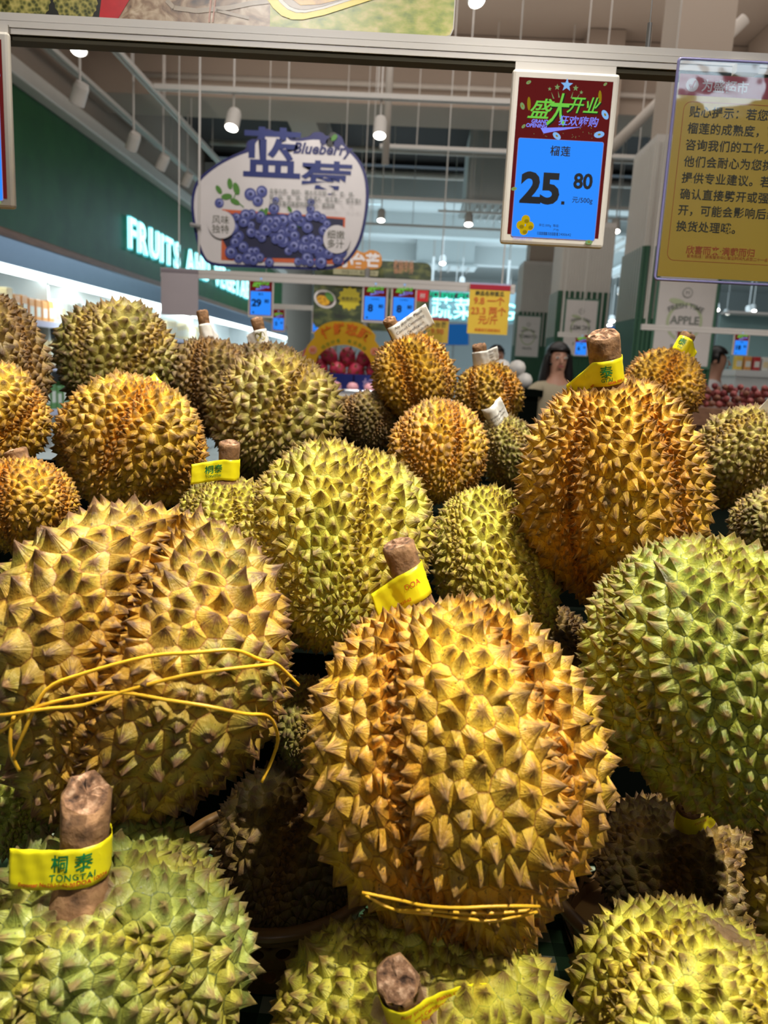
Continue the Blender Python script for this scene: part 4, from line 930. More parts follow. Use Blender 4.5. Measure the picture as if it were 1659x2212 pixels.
for (uc, vc, Y, w, h, fruit, lab) in ((1478, 692, 6.0, 0.42, 0.66, 'APPLE', 'white framed apple poster on the nearest ribbed column'), (1253, 708, 9.3, 0.36, 0.62, 'LEMON', 'white framed lemon poster on the middle ribbed column'), (1140, 727, 12.6, 0.36, 0.62, 'TOMATO', 'white framed tomato poster on the farthest ribbed column')):
    c = P(uc, vc, Y-0.03); o = empty('poster', c); tag(o, lab, 'poster')
    MB().box(-w/2-.02, w/2+.02, 0.0, .008, -h/2-.02, h/2+.02).build('frame', PFR, o)
    pn = Panel(PM); e = .002
    pn.poly(POSTW, [(-w/2, -h/2), (w/2, -h/2), (w/2, h/2), (-w/2, h/2)], e); pn.poly(POSTG, ell(0, h*.30, w*.09, w*.09, 16), 2*e); pn.poly(POSTW, ell(0, h*.30, w*.075, w*.075, 16), 3*e)
    pn.text(POSTG, 'ꕥ' if False else 'M', 0, h*.30, w*.10, 4*e); pn.poly(POSTA, ell(0, -h*.02, w*.32, w*.34, 28), 2*e); pn.poly(POSTW, ell(0, -h*.02, w*.27, w*.29, 28), 3*e); pn.poly(POSTA, ell(-w*.16, h*.20, w*.15, w*.05, 14, -.2), 2.5*e)
    def arc(a, b, R=w*0.62, cy0=h*.16 - w*.62): t = a/R; return (math.sin(t)*(R+b-h*.16), cy0 + math.cos(t)*(R + b-h*.16))
    pn.text(POSTG, 'FRESH TIME', 0, h*.16, w*.125, 4*e, bold=.02, warp=arc); pn.text(POSTG, fruit, 0, 0, w*.19, 4*e, bold=.03); pn.text(POSTG, 'FRUITS', 0, -h*.30, w*.13, 4*e, bold=.02)
    pn.build('print', o)

# ------------------------------------------------------------------ second rail, 4.7 m away
Y2 = 4.75
def rail_at(Y, uL, uR, v, th, label, legs=()):
    a, b = P(uL, v, Y), P(uR, v, Y); z = (a.z*1 + P(uR, v, Y).z*0); o = empty('sign_rail', ((a.x+b.x)/2, Y, z - th/2)); tag(o, label, 'rail')
    w = (b.x-a.x)/2; mb = MB(); mb.box(-w, w, -.012, .012, 0, th*.45); mb.box(-w, w, -.010, .012, th*.45, th*.55); mb.box(-w, w, -.012, .012, th*.55, th); mb.build('profile', ALU, o)
    for lx in legs: MB().tube([(lx, 0, th), (lx, 0, 5.19 - z + th/2)], .004, 6).build('hanging_rod', ALU, o)
    return o, z
o, zr = rail_at(Y2, 348, 1115, 588, 0.052, 'white sign rail farther off, under the blueberry sign', (-0.95, 0.98))
zr = P(350, 588, Y2).z
Wd = lambda Y: (P(901, 600, Y).x - P(900, 600, Y).x)
def on(Y, u, v): return P(u, v, Y)
s2 = Wd(Y2)
for (u, v, pr, ct, nm, lab) in ((564, 640, '29', '80', '香瓜', 'small price screen reading 29.80 under the blueberry sign'), (810, 651, '8', '80', '小台芒特价', 'left of the paired price screens reading 8.80 on the far rail'), (872, 653, '8', '80', '小台芒特价', 'right of the paired price screens reading 8.80 on the far rail')):
    price_screen('price_screen', lab, Y2, u, v, 56*s2, 92*s2, pr, ct, nm, full=False)
Y3 = 8.6; s3 = Wd(Y3)
rail_at(Y3, 585, 800, 661, 0.05, 'white rail behind the paired price screens, holding tiny ones', (-.6, .5))
for (u, v, lab) in ((602, 692, 'tiny price screen on the distant rail, left one of two'), (688, 696, 'tiny price screen on the distant rail, above the yellow arch')):
    price_screen('price_screen', lab, Y3, u, v, 29*s3, 50*s3, '5', '80', '水果', full=False)
Y4 = 5.0; s4 = Wd(Y4)
rail_at(Y4, 1385, 1700, 706, 0.035, 'white rail in front of the apple poster column', (-.42, .4))
for (u, v, pr, lab) in ((1476, 737, '9', 'small price screen in front of the apple poster'), (1600, 742, '18', 'small price screen to the right of the man')):
    price_screen('price_screen', lab, Y4, u, v, 34*s4, 50*s4, pr, '80', '葡萄', full=False)
rail_at(6.6, 1205, 1262, 722, 0.04, 'short white rail before the lemon poster', (-.08, .08)); price_screen('price_screen', 'small price screen before the lemon poster, right of the woman', 6.6, 1255, 745, 30*Wd(6.6), 48*Wd(6.6), '6', '80', '柠檬', full=False)
# white sheet hanging from the second rail
a, b = on(Y2, 350, 580), on(Y2, 430, 684); o = empty('paper_sheet', ((a.x+b.x)/2, Y2-.02, (a.z+b.z)/2)); tag(o, 'blank grey-white paper sheet hanging from the far rail, left end', 'paper')
hw, hh = (b.x-a.x)/2, (a.z-b.z)/2; MB().prism(rrect(-hw, hw, -hh, hh, .004), 0, .002, M=PM).build('sheet', plain('paper_grey', srgb(176, 166, 170), rough=0.6), o); MB().box(-hw, hw, -.006, -.002, hh-.02, hh).build('clip_bar', plain('clip_grey', srgb(140, 130, 136)), o)
# yellow placard on the second rail
def placard(Y, u0, u1, v0, v1, label, rows):
    a, b = on(Y, u0, v0), on(Y, u1, v1); o = empty('placard', ((a.x+b.x)/2, Y, (a.z+b.z)/2)); tag(o, label, 'placard'); w, h = (b.x-a.x), (a.z-b.z)
    MB().prism([(-w/2, -h/2), (w/2, -h/2), (w/2, h/2), (-w/2, h/2)], -.003, 0, M=PM).build('board', NY, o); pn = Panel(PM); e = .002
    pn.poly(NR, [(-w/2, h*.37), (w/2, h*.37), (w/2, h*.47), (-w/2, h*.47)], e); pn.poly(plain('sleeve_top', srgb(190, 186, 216), rough=.3), [(-w/2, h*.47), (w/2, h*.47), (w/2, h*.5), (-w/2, h*.5)], e)
    for (m, t_, y, sz) in rows: pn.text(m, t_, 0, y*h, sz*w, 2*e, bold=.015)
    if Y > 6: MB().tube([(0, .0, h/2), (0, 0, 5.19-o.location.z)], .005, 6).build('hanging_rod', ALU, o)
    pn.build('print', o)
placard(Y2-.03, 1016, 1095, 610, 724, 'yellow handwritten placard with a red header on the far rail', [(NK, '商品名称蜜瓜', .30, .12), (NO, '9.8 一个', .16, .22), (NO, '23.3 两个', -.04, .22), (NO, '元/斤', -.22, .22), (NO, '欣喜而来满载而归', -.42, .08)])
placard(8.0, 922, 967, 684, 742, 'small yellow placard below the green light sign', [(NK, '小台芒', .22, .26), (NO, '9.98', -.05, .34)])

# ------------------------------------------------------------------ blueberry sign
YS = Y2 - 0.004
o_, q = pframe(YS, 605, 575); bs = empty('shaped_sign', o_); tag(bs, 'rounded white blueberry sign with a navy border, standing on the far rail', 'sign')
NAVY = plain('sign_navy', srgb(18, 24, 92), rough=0.45); CHR = plain('sign_blue', srgb(2, 30, 104), rough=0.45); SGW = plain('sign_white', srgb(212, 206, 204), rough=0.5)
out_px = [(455,572),(432,545),(420,500),(413,450),(417,410),(432,382),(470,352),(510,332),(530,322),(533,308),(545,300),(555,300),(560,285),(575,278),(590,282),(598,288),(610,282),(624,286),(632,300),(650,298),(668,294),(678,286),(695,286),(706,294),(722,288),(738,296),(745,312),(762,328),(780,350),(792,380),(797,420),(792,470),(780,520),(760,555),(738,574),(700,583),(620,581),(520,577)]
def loop_smooth(p, n=3):
    r = []
    for i in range(len(p)):
        p0, p1, p2, p3 = [Vector(p[(i+k-1) % len(p)]) for k in range(4)]
        for k in range(n):
            t = k/n; r.append(tuple(0.5*((2*p1) + (p2-p0)*t + (2*p0-5*p1+4*p2-p3)*t*t + (3*p1-p0-3*p2+p3)*t**3)))
    return r
op = loop_smooth([q(a, b) for a, b in out_px]); cxm = q(605, 440)
MB().prism(op, -.012, 0, M=PM).build('board', NAVY, bs)
in_px = [(458,566),(438,543),(426,500),(419,450),(423,412),(437,387),(473,358),(512,338),(545,325),(552,310),(560,300),(568,288),(578,284),(592,290),(602,294),(612,289),(620,296),(628,304),(650,305),(675,302),(705,304),(735,312),(757,332),(775,354),(786,382),(790,420),(786,468),(774,518),(755,551),(735,567),(700,576),(620,575),(520,571)]
ip = loop_smooth([q(a, b) for a, b in in_px]); pn = Panel(PM); e = .0015
def tris(mat, poly, z):
    pn.layers.setdefault(mat, MB()).add([PM @ Vector((a, b, z)) for a, b in poly], [tuple(range(len(poly)))])
tris(SGW, ip, e); S = Wd(YS)
def tx(m, t_, u, v, px, z, **k): x_, y_ = q(u, v); pn.text(m, t_, x_, y_, px*S*1.12, z, rot=math.radians(-3.4+3.3), **k)
tx(CHR, '蓝', 588, 330, 96, 2*e, bold=.018, sx=1.2); tx(CHR, '莓', 705, 387, 68, 2.6*e, bold=.018, sx=1.5); tx(NAVY, 'Blueberry', 698, 326, 27, 2*e, bold=.03, shear=.25, spacing=1.02)
for (a, b, m) in ((700, 303, NAVY), (713, 308, PDRK), (728, 310, NAVY), (720, 296, PDRK)): pn.poly(m, ell(*q(a, b), 9*S, 9*S, 14), 3*e)
LEAF = plain('print_leaf', srgb(74, 128, 40), rough=.5); OR = plain('print_orange', srgb(206, 96, 52), rough=.5, noise=.15, nscale=20); BD = plain('berry_dark', srgb(26, 28, 62), rough=.5); BM_ = plain('berry_mid', srgb(66, 74, 138), rough=.5); BL = plain('berry_bloom', srgb(140, 146, 196), rough=.5)
pn.poly(LEAF, ell(*q(722, 298), 8*S, 5*S, 12, .8), 4*e)
cr = [q(480, 452), q(746, 470), q(742, 572), q(478, 562)]; pn.poly(OR, cr, 2*e)
for (a, b, l, r_) in ((473, 410, 10, 2.2), (497, 397, 11, 1.7), (511, 408, 13, 1.9), (490, 425, 12, .15), (508, 436, 11, -.4), (563, 459, 9, .9), (574, 458, 9, 1.2), (626, 452, 7, -.9), (650, 487, 9, .1)): pn.poly(LEAF, ell(*q(a, b), l*S, l*.52*S, 14, r_), 3.4*e)
stroke2 = [(512, 412), (505, 430), (527, 448)]
for (a, b) in zip(stroke2[:-1], stroke2[1:]):
    a = Vector(q(*a)); b = Vector(q(*b)); n_ = Vector((b.y-a.y, a.x-b.x)).normalized()*.003; pn.poly(LEAF, [a+n_, b+n_, b-n_, a-n_], 3.2*e)
r2 = random.Random(21); bz = 3*e
pn.poly(BD, [q(500, 462), q(600, 462), q(742, 474), q(738, 545), q(700, 560), q(500, 556), q(482, 520)], 2.3*e)
sp_ = [(474, 439, 10), (541, 420, 13), (566, 414, 12), (557, 434, 12), (592, 451, 12), (596, 433, 7), (672, 437, 8), (671, 452, 9), (590, 480, 13)]
for _ in range(85):
    a = r2.uniform(484, 738); b = r2.uniform(464, 568); b += (a-600)*.03; sp_.append((a, b, r2.uniform(8, 13.5)))
for i, (a, b, r_) in enumerate(sp_):
    z = bz + i*.00012; pn.poly(BM_, ell(*q(a, b), r_*S, r_*S, 14), z); pn.poly(BL, ell(*q(a+r2.uniform(-2, 2), b-r_*.15), r_*.62*S, r_*.55*S, 12), z+.00003); pn.poly(BM_, ell(*q(a, b), r_*.42*S, r_*.38*S, 10), z+.00006); pn.poly(BD, ell(*q(a+1, b), r_*.2*S, r_*.2*S, 8), z+.00009)
zt_ = bz + .0125
for (u, v, t_) in ((480, 486, '风味\n独特'), (728, 518, '细嫩\n多汁')): pn.poly(SGW, ell(*q(u, v), 29*S, 29*S, 28), zt_); tx(NK, t_, u-2, v, 17, zt_+e)
for i, t_ in enumerate(('含蛋白质、脂肪、碳水化合物、钙、铁、磷、', '钾、钠、镁、锌、维生素A、维生素C、维生素E', '以及丰富的果胶物质SOD、黄酮等')): x_, y_ = q(583, 413 + i*13); pn.text(POSTG, t_, x_, y_, 9.4*S, zt_+e, align='LEFT', bold=.01)
pn.build('print', bs)
a = q(431, 575); b = q(418, 487); MB().tube([(a[0], -.016, -.0), (a[0], -.016, 5.15 - o_.z)], .006, 8).build('support_rod', ALU, bs); MB().tube([(b[0]-.01, -.03, b[1]), (b[0]+.05, -.03, b[1]-.01)], .012, 8).build('clamp', GREYM, bs)

# ------------------------------------------------------------------ mango poster, mango sign, arch and dragon fruit stand
YP = 6.8; o_, q = pframe(YP, 805, 620); ps = empty('poster_board', o_); tag(ps, 'dark green mango orchard poster with rounded corner behind the paired price screens', 'poster')
PG = noisy('print_orchard', [(.3, srgb(24, 34, 20)), (.5, srgb(52, 66, 34)), (.68, srgb(112, 116, 60))], scale=9, detail=6, rough=.5, stretch=(1, 1, 2))
a, b, c_, d_ = q(680, 565)[0], q(930, 620)[0], q(805, 714)[1], q(805, 562)[1]
MB().prism(rrect(a, b, c_, d_, .06), -.02, 0, M=PM).build('board', PG, ps); pn = Panel(PM); e = .002; S = Wd(YP)
pn.poly(POSTW, ell(*q(702, 646), 25*S, 19*S, 24, -.3), e); pn.poly(plain('print_plate', srgb(70, 60, 40)), ell(*q(702, 646), 20*S, 14*S, 24, -.3), 2*e); pn.poly(PMAN, ell(*q(698, 649), 15*S, 10*S, 20, -.4), 3*e); pn.poly(LEAF, ell(*q(712, 641), 12*S, 7*S, 16, -.8), 4*e)
BURST = plain('burst_yellow', srgb(196, 180, 22), rough=.5); pn.poly(BURST, star(*q(755, 645), 26*S, 21*S, 12), e); pn.text(NK, '香甜多汁', *q(755, 645), 9*S, 2*e)
for i, t_ in enumerate(('果园直采', '新鲜水果', '香甜多汁')): pn.text(plain('print_tan', srgb(178, 128, 92)), t_, *q(872, 568 + i*9), 11*S, e, bold=.02)
pn.poly(PRED, [q(900, 626), q(926, 628), q(924, 652), q(898, 650)], e); pn.text(POSTW, '鲜', *q(913, 639), 12*S, 2*e); pn.build('print', ps)
MB().tube([((a+b)/2-.3, .0, c_), ((a+b)/2-.3, .0, -o_.z)], .02, 8).build('stand_pole', GREYM, ps)
MB().tube([((a+b)/2+.3, .0, c_), ((a+b)/2+.3, .0, -o_.z)], .02, 8).build('stand_pole', GREYM, ps)
YM = 6.6; o_, q = pframe(YM, 795, 560); ms = empty('shaped_sign', o_); tag(ms, 'orange-brown cut-out mango sign peeking out right of the blueberry sign', 'sign'); S = Wd(YM)
MAN = plain('mango_sign_orange', srgb(190, 120, 24), rough=.5)
cp = loop_smooth([q(*p_) for p_ in ((690, 578), (700, 550), (730, 540), (750, 546), (765, 538), (785, 546), (800, 540), (818, 545), (825, 560), (820, 578), (795, 582), (740, 580))]); MB().prism(cp, -.012, 0, M=PM).build('board', MAN, ms)
pn = Panel(PM)
for (t_, u) in (('小', 748), ('台', 775), ('芒', 805)): pn.text(SGW, t_, *q(u, 562), 30*S, .003, bold=.05)
pn.poly(plain('strip_cream', srgb(150, 146, 110)), [q(720, 580), q(818, 585), q(816, 597), q(720, 592)], .0005); pn.text(NK, '玲珑小巧 香甜多汁', *q(775, 589), 9*S, .002); pn.build('print', ms); MB().tube([(0, .0, q(795, 580)[1]), (0, 0, -o_.z)], .02, 8).build('stand_pole', GREYM, ms)
# red banner
YR = 9.5; o_, q = pframe(YR, 755, 684); rb = empty('banner', o_); tag(rb, 'small red promotional banner left of the paired price screens', 'banner')
MB().prism([q(728, 673), q(790, 675), q(790, 697), q(728, 695)], -.01, 0, M=PM).build('board', plain('banner_red', srgb(158, 44, 60)), rb); pn = Panel(PM); [MB().tube([(dx, 0, q(755, 674)[1]), (dx, 0, 5.19-o_.z)], .006, 6).build('hanging_rod', ALU, rb) for dx in (-.12, .12)]; pn.text(POSTW, '开业大吉 特惠', *q(758, 684), 9*Wd(YR), .003); pn.build('print', rb)
# arch
YA = 6.0; o_, q = pframe(YA, 742, 775); ar = empty('arch_sign', o_); tag(ar, 'yellow scalloped arch sign with orange characters above the dragon fruit', 'sign'); S = Wd(YA)
AY = plain('arch_yellow', srgb(206, 156, 10), rough=.5); AO = plain('arch_orange', srgb(214, 104, 10), rough=.5); APK = plain('arch_pink', srgb(214, 140, 116), rough=.5)
ox, oy = q(742, 790); Ro, Ri = 88*S, 56*S; arcp = []
for i in range(41):
    t = PI*0.98 - PI*0.96*i/40; R = Ro*(1 + (.05*abs(math.sin(4.0*(t-.78)))+.09 if .75 < t < 2.4 else 0)); arcp.append((ox + R*math.cos(t)*1.03, oy + R*math.sin(t)*.98))
inn = [(ox + Ri*math.cos(t)*1.1, oy + Ri*math.sin(t)*.80) for t in [PI*0.02 + PI*0.96*i/24 for i in range(25)]]
MB().prism(arcp + inn, -.01, 0, M=PM).build('board', AY, ar); pn = Panel(PM)
for (t_, th) in (('忙', 118), ('鲜', 99), ('恋', 80), ('颜', 60)): th_ = math.radians(th); pn.text(AO, t_, ox + 82*S*math.cos(th_)*1.03, oy + 82*S*math.sin(th_)*.98, 26*S, .003, rot=th_-PI/2, bold=.03)
for (t_, th) in (('鲜', 155), ('甜', 28)): th_ = math.radians(th); cc_ = (ox + 74*S*math.cos(th_)*1.03, oy + 74*S*math.sin(th_)*.98); pn.poly(APK, ell(*cc_, 9*S, 9*S, 16), .003); pn.text(AO, t_, *cc_, 12*S, .006)
for k, t_ in enumerate('精选好果 每日新鲜'): th_ = math.radians(135 - k*11); pn.text(LEAF, t_, ox + 62*S*math.cos(th_)*1.05, oy + 62*S*math.sin(th_)*.88, 9*S, .003, rot=th_-PI/2)
pn.build('print', ar)
# stand, crates, dragon fruit
zc = P(742, 808, 5.8).z; xc = P(765, 800, 5.9).x
BLU = plain('crate_blue', srgb(24, 36, 112), rough=.4); DFR = noisy('dragon_fruit_skin', [(.35, srgb(150, 30, 60)), (.6, srgb(214, 62, 92)), (.8, srgb(226, 120, 100))], scale=14, rough=.4); DFL = plain('dragon_fruit_scale', srgb(150, 110, 60), rough=.5)
ft = empty('fruit_table', (xc, 6.05, 0)); tag(ft, 'white table under the blue crate and the dragon fruit', 'table'); MB().box(-.75, .75, -.42, .42, zc-.19, zc-.15).build('table_top', WHITE, ft); MB().box(-.70, .70, -.38, .38, 0.0, zc-.191).build('base', STAND, ft)
for i, (dx, lab, t_) in enumerate(((-.20, 'navy blue fruit crate under the arch, left one', '鲜果'), (.23, 'navy blue fruit crate under the arch, right one', '好鲜果'))):
    o = empty('crate', (xc+dx, 5.83, zc-.149)); tag(o, lab, 'crate', 'navy crates under the arch'); w = .21
    for (nm, x0, x1, y0, y1, z0, z1) in (('bottom', -w, w, -.15, .15, 0, .01), ('front_panel', -w, w, -.15, -.14, .011, .15), ('back_panel', -w, w, .14, .15, .011, .15), ('side_panel', -w, -w+.01, -.139, .139, .011, .15), ('side_panel', w-.01, w, -.139, .139, .011, .15)): MB().box(x0, x1, y0, y1, z0, z1).build(nm, BLU, o)
    pn = Panel(frameM((0, -.15, .08), (1, 0, 0), (0, 0, 1))); pn.text(plain('crate_print', srgb(150, 130, 170)), t_, 0, 0, .10, .002, bold=.02); pn.build('print', o)
r2 = random.Random(4); df0 = None
df_lab = {}
for i in range(21):
    row = 0 if i < 8 else 1 if i < 15 else 2
    if row == 0: x = xc - .50 + i*.143; y = 6.10; z = zc - .070
    elif row == 1: x = xc - .43 + (i-8)*.143; y = 6.11; z = zc + .030
    else: x = xc - .36 + (i-15)*.143; y = 6.12; z = zc + .128
    if df0 is None:
        df0 = empty('dragon_fruit', (x, y, z)); mb = MB(); mb.lathe([(.004, -.072), (.03, -.062), (.052, -.03), (.058, .0), (.052, .03), (.03, .06), (.006, .072)], n=14); mb.build('body', DFR, df0, smooth=True)
        mb = MB()
        for k in range(18):
            t = k*2.4; zz = -.05 + k*.006; R = .055*math.sqrt(max(.1, 1-(zz/.075)**2)); c = Vector((math.cos(t)*R, math.sin(t)*R, zz)); tn = Vector((-math.sin(t), math.cos(t), 0))*.012
            mb.add([c-tn, c+tn, c + Vector((math.cos(t)*.016, math.sin(t)*.016, .028))], [(0, 1, 2)])
        mb.build('scale_tips', DFL, df0); o = df0
    else:
        o = df0.copy(); COL.objects.link(o)
        for ch in list(df0.children): c = ch.copy(); COL.objects.link(c); c.parent = o
    o.location = (x, y, z); o.scale = (1.15, 1.15, 1.1); o.rotation_euler = (r2.uniform(-.8, .8), r2.uniform(-.8, .8), r2.uniform(0, 6)); tag(o, 'pink dragon fruit heaped under the yellow arch', 'fruit', 'pink dragon fruit under the arch')
# clear boxes with pink fruit in front of the crates
BOXC = plain('clear_box', srgb(150, 156, 164), rough=.12, spec=.8); PKF = plain('pink_fruit', srgb(226, 160, 168), rough=.35)
for i in range(6):
    x = xc - .30 + i*.115; z = P(760, 850, 5.2).z; o = empty('fruit_box', (x, 5.2, z)); tag(o, 'clear box with pink fruit in the row before the blue crates', 'box', 'clear fruit boxes before the blue crates')
    MB().bbox(-.052, .052, -.07, .07, 0, .028, .006).build('tray', BOXC, o); MB().lathe([(.004, .010), (.034, .022), (.040, .045), (.028, .068), (.004, .075)], n=12).build('fruit', PKF, o, smooth=True)
o = empty('fruit_table', (xc+.05, 5.2, 0)); tag(o, 'low grey table carrying the clear fruit boxes', 'table'); zz = P(760, 850, 5.2).z; MB().box(-.55, .55, -.12, .12, zz-.03, zz-.001).build('table_top', WHITE, o); MB().box(-.5, .5, -.1, .1, 0, zz-.031).build('base', STAND, o)

# ------------------------------------------------------------------ lit signs in the distance
GLG = glow('led_green', (.02, .62, .34), 1.0); BLG = glow('screen_glow_blue', (.02, .16, .50), 0.5); CYG = glow('screen_glow_cyan', (.20, .62, .85), 1.2); GRG = glow('screen_glow_green', (.10, .80, .42), 1.1)
Y5 = 20; S = Wd(Y5); o_, q = pframe(Y5, 975, 655); o = empty('illuminated_sign', o_); tag(o, 'cyan-white neon sign with two characters and VEGETABLES, far centre', 'sign'); pn = Panel(PM)
pn.text(NEONE, '蔬菜VEGETABLES', q(932, 664)[0], q(932, 664)[1], 48*S, .02, align='LEFT', bold=.035); pn.text(NEON, '蔬菜VEGETABLES', q(932, 664)[0], q(932, 664)[1], 48*S, .05, align='LEFT', bold=.01); pn.build('lettering', o)
MB().box(q(925, 690)[0], q(1110, 690)[0], .05, .4, q(925, 690)[1], q(925, 622)[1]).build('backing', plain('sign_backing', srgb(150, 170, 176)), o)
pn = Panel(PM); pn.poly(plain('led_black', (0.01, .012, .012)), [q(925, 630), q(1012, 634), q(1012, 646), q(925, 642)], .03); pn.text(GLG, '出口 EXIT 出口', *q(968, 638), 15*S, .06, bold=.05); pn.build('led_panel', o)
for x_ in (q(935, 600)[0], q(1100, 600)[0]): MB().tube([(x_, .2, q(935, 622)[1]), (x_, .2, 5.0-o_.z)], .03, 6).build('hanging_rod', ALU, o)
for (Y, u0, u1, v0, v1, m, nm, lab) in ((18, 950, 1012, 700, 745, BLG, 'light_panel', 'blue lit panel beneath the far neon sign'), (16, 1310, 1338, 705, 725, BLG, 'light_panel', 'small blue lit panel between the two right columns'), (14, 1312, 1332, 742, 765, CYG, 'light_panel', 'tiny cyan screen between the two right columns'), (9, 1616, 1650, 714, 765, GRG, 'light_panel', 'green lit screen at the right edge'), (9.2, 1652, 1690, 712, 768, CYG, 'light_panel', 'cyan lit screen cut by the right edge'), (9.4, 1566, 1584, 712, 742, GRG, 'light_panel', 'narrow green lit screen right of the apple column')):
    o_, q = pframe(Y, (u0+u1)/2, (v0+v1)/2); o = empty(nm, o_); tag(o, lab, 'screen'); MB().prism([q(u0, v1), q(u1, v1), q(u1, v0), q(u0, v0)], 0, .01, M=PM).build('lit_face', m, o); MB().prism([(a*1.06, b*1.06) for a, b in (q(u0, v1), q(u1, v1), q(u1, v0), q(u0, v0))], -.05, -.001, M=PM).build('housing', GREYM, o)
    MB().tube([(0, .03, -.01), (0, .03, -o_.z)], .025, 8).build('stand_pole', GREYM, o)

# ------------------------------------------------------------------ ceiling fittings
LAMPW = plain('lamp_white', srgb(206, 200, 194), rough=.4); DISC = glow('lamp_face', (1.0, .97, .88), 14.0)
def lamp(u, v, Y, aim, on_=True, r=.048, L=.17, top=4.0, lab=''):
    c = P(u, v, Y); o = empty('track_spotlight', c); tag(o, lab, 'ceiling lamp', 'white track spotlights'); ax = -Vector(aim).normalized()
    mb = MB(); mb.lathe([(r, .0), (r*1.02, .01), (r, L*.8), (r*.8, L)], n=18, axis=ax); mb.build('housing', LAMPW, o, smooth=False)
    MB().lathe([(r*.86, -.003), (r*.86, -.001)], n=18, axis=ax).build('lamp_face', DISC if on_ else plain('lamp_off', srgb(90, 88, 84)), o)
    p = ax*L*.6; MB().tube([p, p + Vector((0, 0, .08)), Vector((p.x, p.y, max(.15, top - c.z)))], .009, 6).build('stem', LAMPW, o)
    MB().bbox(p.x-.02, p.x+.02, p.y-.07, p.y+.07, max(.15, top-c.z)-.0, max(.15, top-c.z)+.03, .004).build('track_adapter', LAMPW, o); return o
LAMPS = [(170, 108, 6.0, (.1, -.5, -1), 1, .062, 'left end of the ceiling, nearest glowing disc'), (500, 276, 7.2, (-.1, -.4, -1), 1, .062, 'glowing, above the left shoulder of the blueberry sign'), (820, 293, 7.2, (0, -.4, -1), 1, .058, 'glowing, right of the blueberry sign top'),
  (165, 225, 6.6, (-.5, .3, -1), 0, .06, 'dark, hanging from the left track'), (345, 365, 9.2, (-.6, .3, -1), 0, .06, 'dark, second along the left track'), (398, 400, 10.4, (-.6, .3, -1), 0, .06, 'dark, third along the left track'), (283, 322, 8.2, (-.6, .6, -1), 0, .06, 'dark and turned away on the left track'),
  (1012, 485, 12, (0, -.4, -1), 1, .065, 'glowing, left of the price screen 25.80'), (823, 476, 12, (0, -.4, -1), 1, .060, 'glowing, right of the blueberry sign middle'), (956, 569, 17, (0, -.5, -1), 1, .07, 'glowing, above the far neon sign'), (998, 613, 20, (0, -.5, -1), 1, .07, 'glowing just over the green light sign'),
  (1330, 500, 11, (0, -.4, -1), 1, .06, 'glowing, right of the price screen foot'), (1342, 635, 19, (0, -.5, -1), 1, .085, 'glowing, left of the apple column'), (1322, 694, 24, (0, -.5, -1), 1, .09, 'small glow between the right columns, upper'), (1316, 703, 26, (0, -.5, -1), 1, .09, 'small glow between the right columns, lower'),
  (1548, 670, 19, (0, -.5, -1), 1, .075, 'glowing, right of the apple column'), (1618, 676, 19, (0, -.5, -1), 1, .07, 'left of a glowing pair by the right edge'), (1628, 672, 20, (0, -.5, -1), 1, .07, 'right of a glowing pair by the right edge'), (1570, 681, 22, (0, -.5, -1), 1, .07, 'faint glow behind the right pair'), (1622, 704, 26, (0, -.5, -1), 1, .07, 'lowest glow by the right edge'),
  (1030, 2, 5.2, (.3, -.5, -1), 1, .055, 'glowing at the very top edge of the picture'), (984, 637, 22, (0, -.5, -1), 1, .075, 'glowing in front of the green light sign'), (1100, 655, 24, (0, -.5, -1), 1, .06, 'far small glow beside the yellow placard')]
for (u, v, Y, aim, on_, r, lab) in LAMPS:
    zt_ = 5.19 if Y < 15.6 else 4.99; lamp(u, v, Y, aim, bool(on_), r=r, top=zt_, lab='white track spotlight, ' + lab)
# tracks
def track(name, p0, p1, lab, rods=3):
    p0, p1 = Vector(p0), Vector(p1); c = (p0+p1)/2; o = empty(name, c); tag(o, lab, 'lighting track', 'white ceiling lighting tracks'); d = (p1-p0).normalized(); s_ = Vector((-d.y, d.x, 0)) if abs(d.z) < .9 else Vector((1, 0, 0)); L = (p1-p0).length/2
    mb = MB(); vs = []
    for t in (-L, L):
        for (a, b) in ((-.035, -.02), (-.035, .02), (.035, .02), (.035, -.02), (.012, -.02), (.012, -.004), (-.012, -.004), (-.012, -.02)): vs.append(d*t + s_*a + Vector((0, 0, b)))
    mb.add(vs, [(i, (i+1) % 8, 8+(i+1) % 8, 8+i) for i in range(8)] + [(0, 1, 6, 7), (1, 2, 5, 6), (2, 3, 4, 5)]); mb.build('rail', ALU, o)
    for k in range(rods):
        t = -L + 2*L*(k+.5)/rods; zt_ = (5.19 if c.y + d.y*t < 15.6 else 4.99) - c.z; MB().tube([d*t + Vector((0, 0, .02)), Vector((d.x*t, d.y*t, zt_))], .006, 6).build('hanging_rod', ALU, o)
def xz(u, v, h): r = ray(u, v); return CAM + r*(h/r.z)
H_ = 4.05 - 1.40
t0, t1 = xz(100, 97, H_), xz(440, 415, H_); track('lighting_track', t0, (t0.x, t1.y, 4.05), 'white ceiling track on the left, nearest the green wall', 4)
t0, t1 = xz(240, 97, H_), xz(468, 355, H_); track('lighting_track', t0, (t0.x, t1.y, 4.05), 'white ceiling track right of the first one, running away', 4)
for (u0, u1, v, Y, lab) in ((335, 1110, 205, 7.2, 'white track crossing the ceiling above the blueberry sign'), (820, 1460, 330, 9.3, 'white track crossing behind the large price screen'), (760, 1460, 440, 11.6, 'white track crossing behind the foot of the price screen'), (760, 1110, 490, 14.4, 'thin white track crossing far down the hall')):
    a, b = P(u0, v, Y), P(u1, v, Y); z = (P((u0+u1)/2, v, Y)).z; track('lighting_track', (a.x, Y, z), (b.x, Y, z), lab, 4)
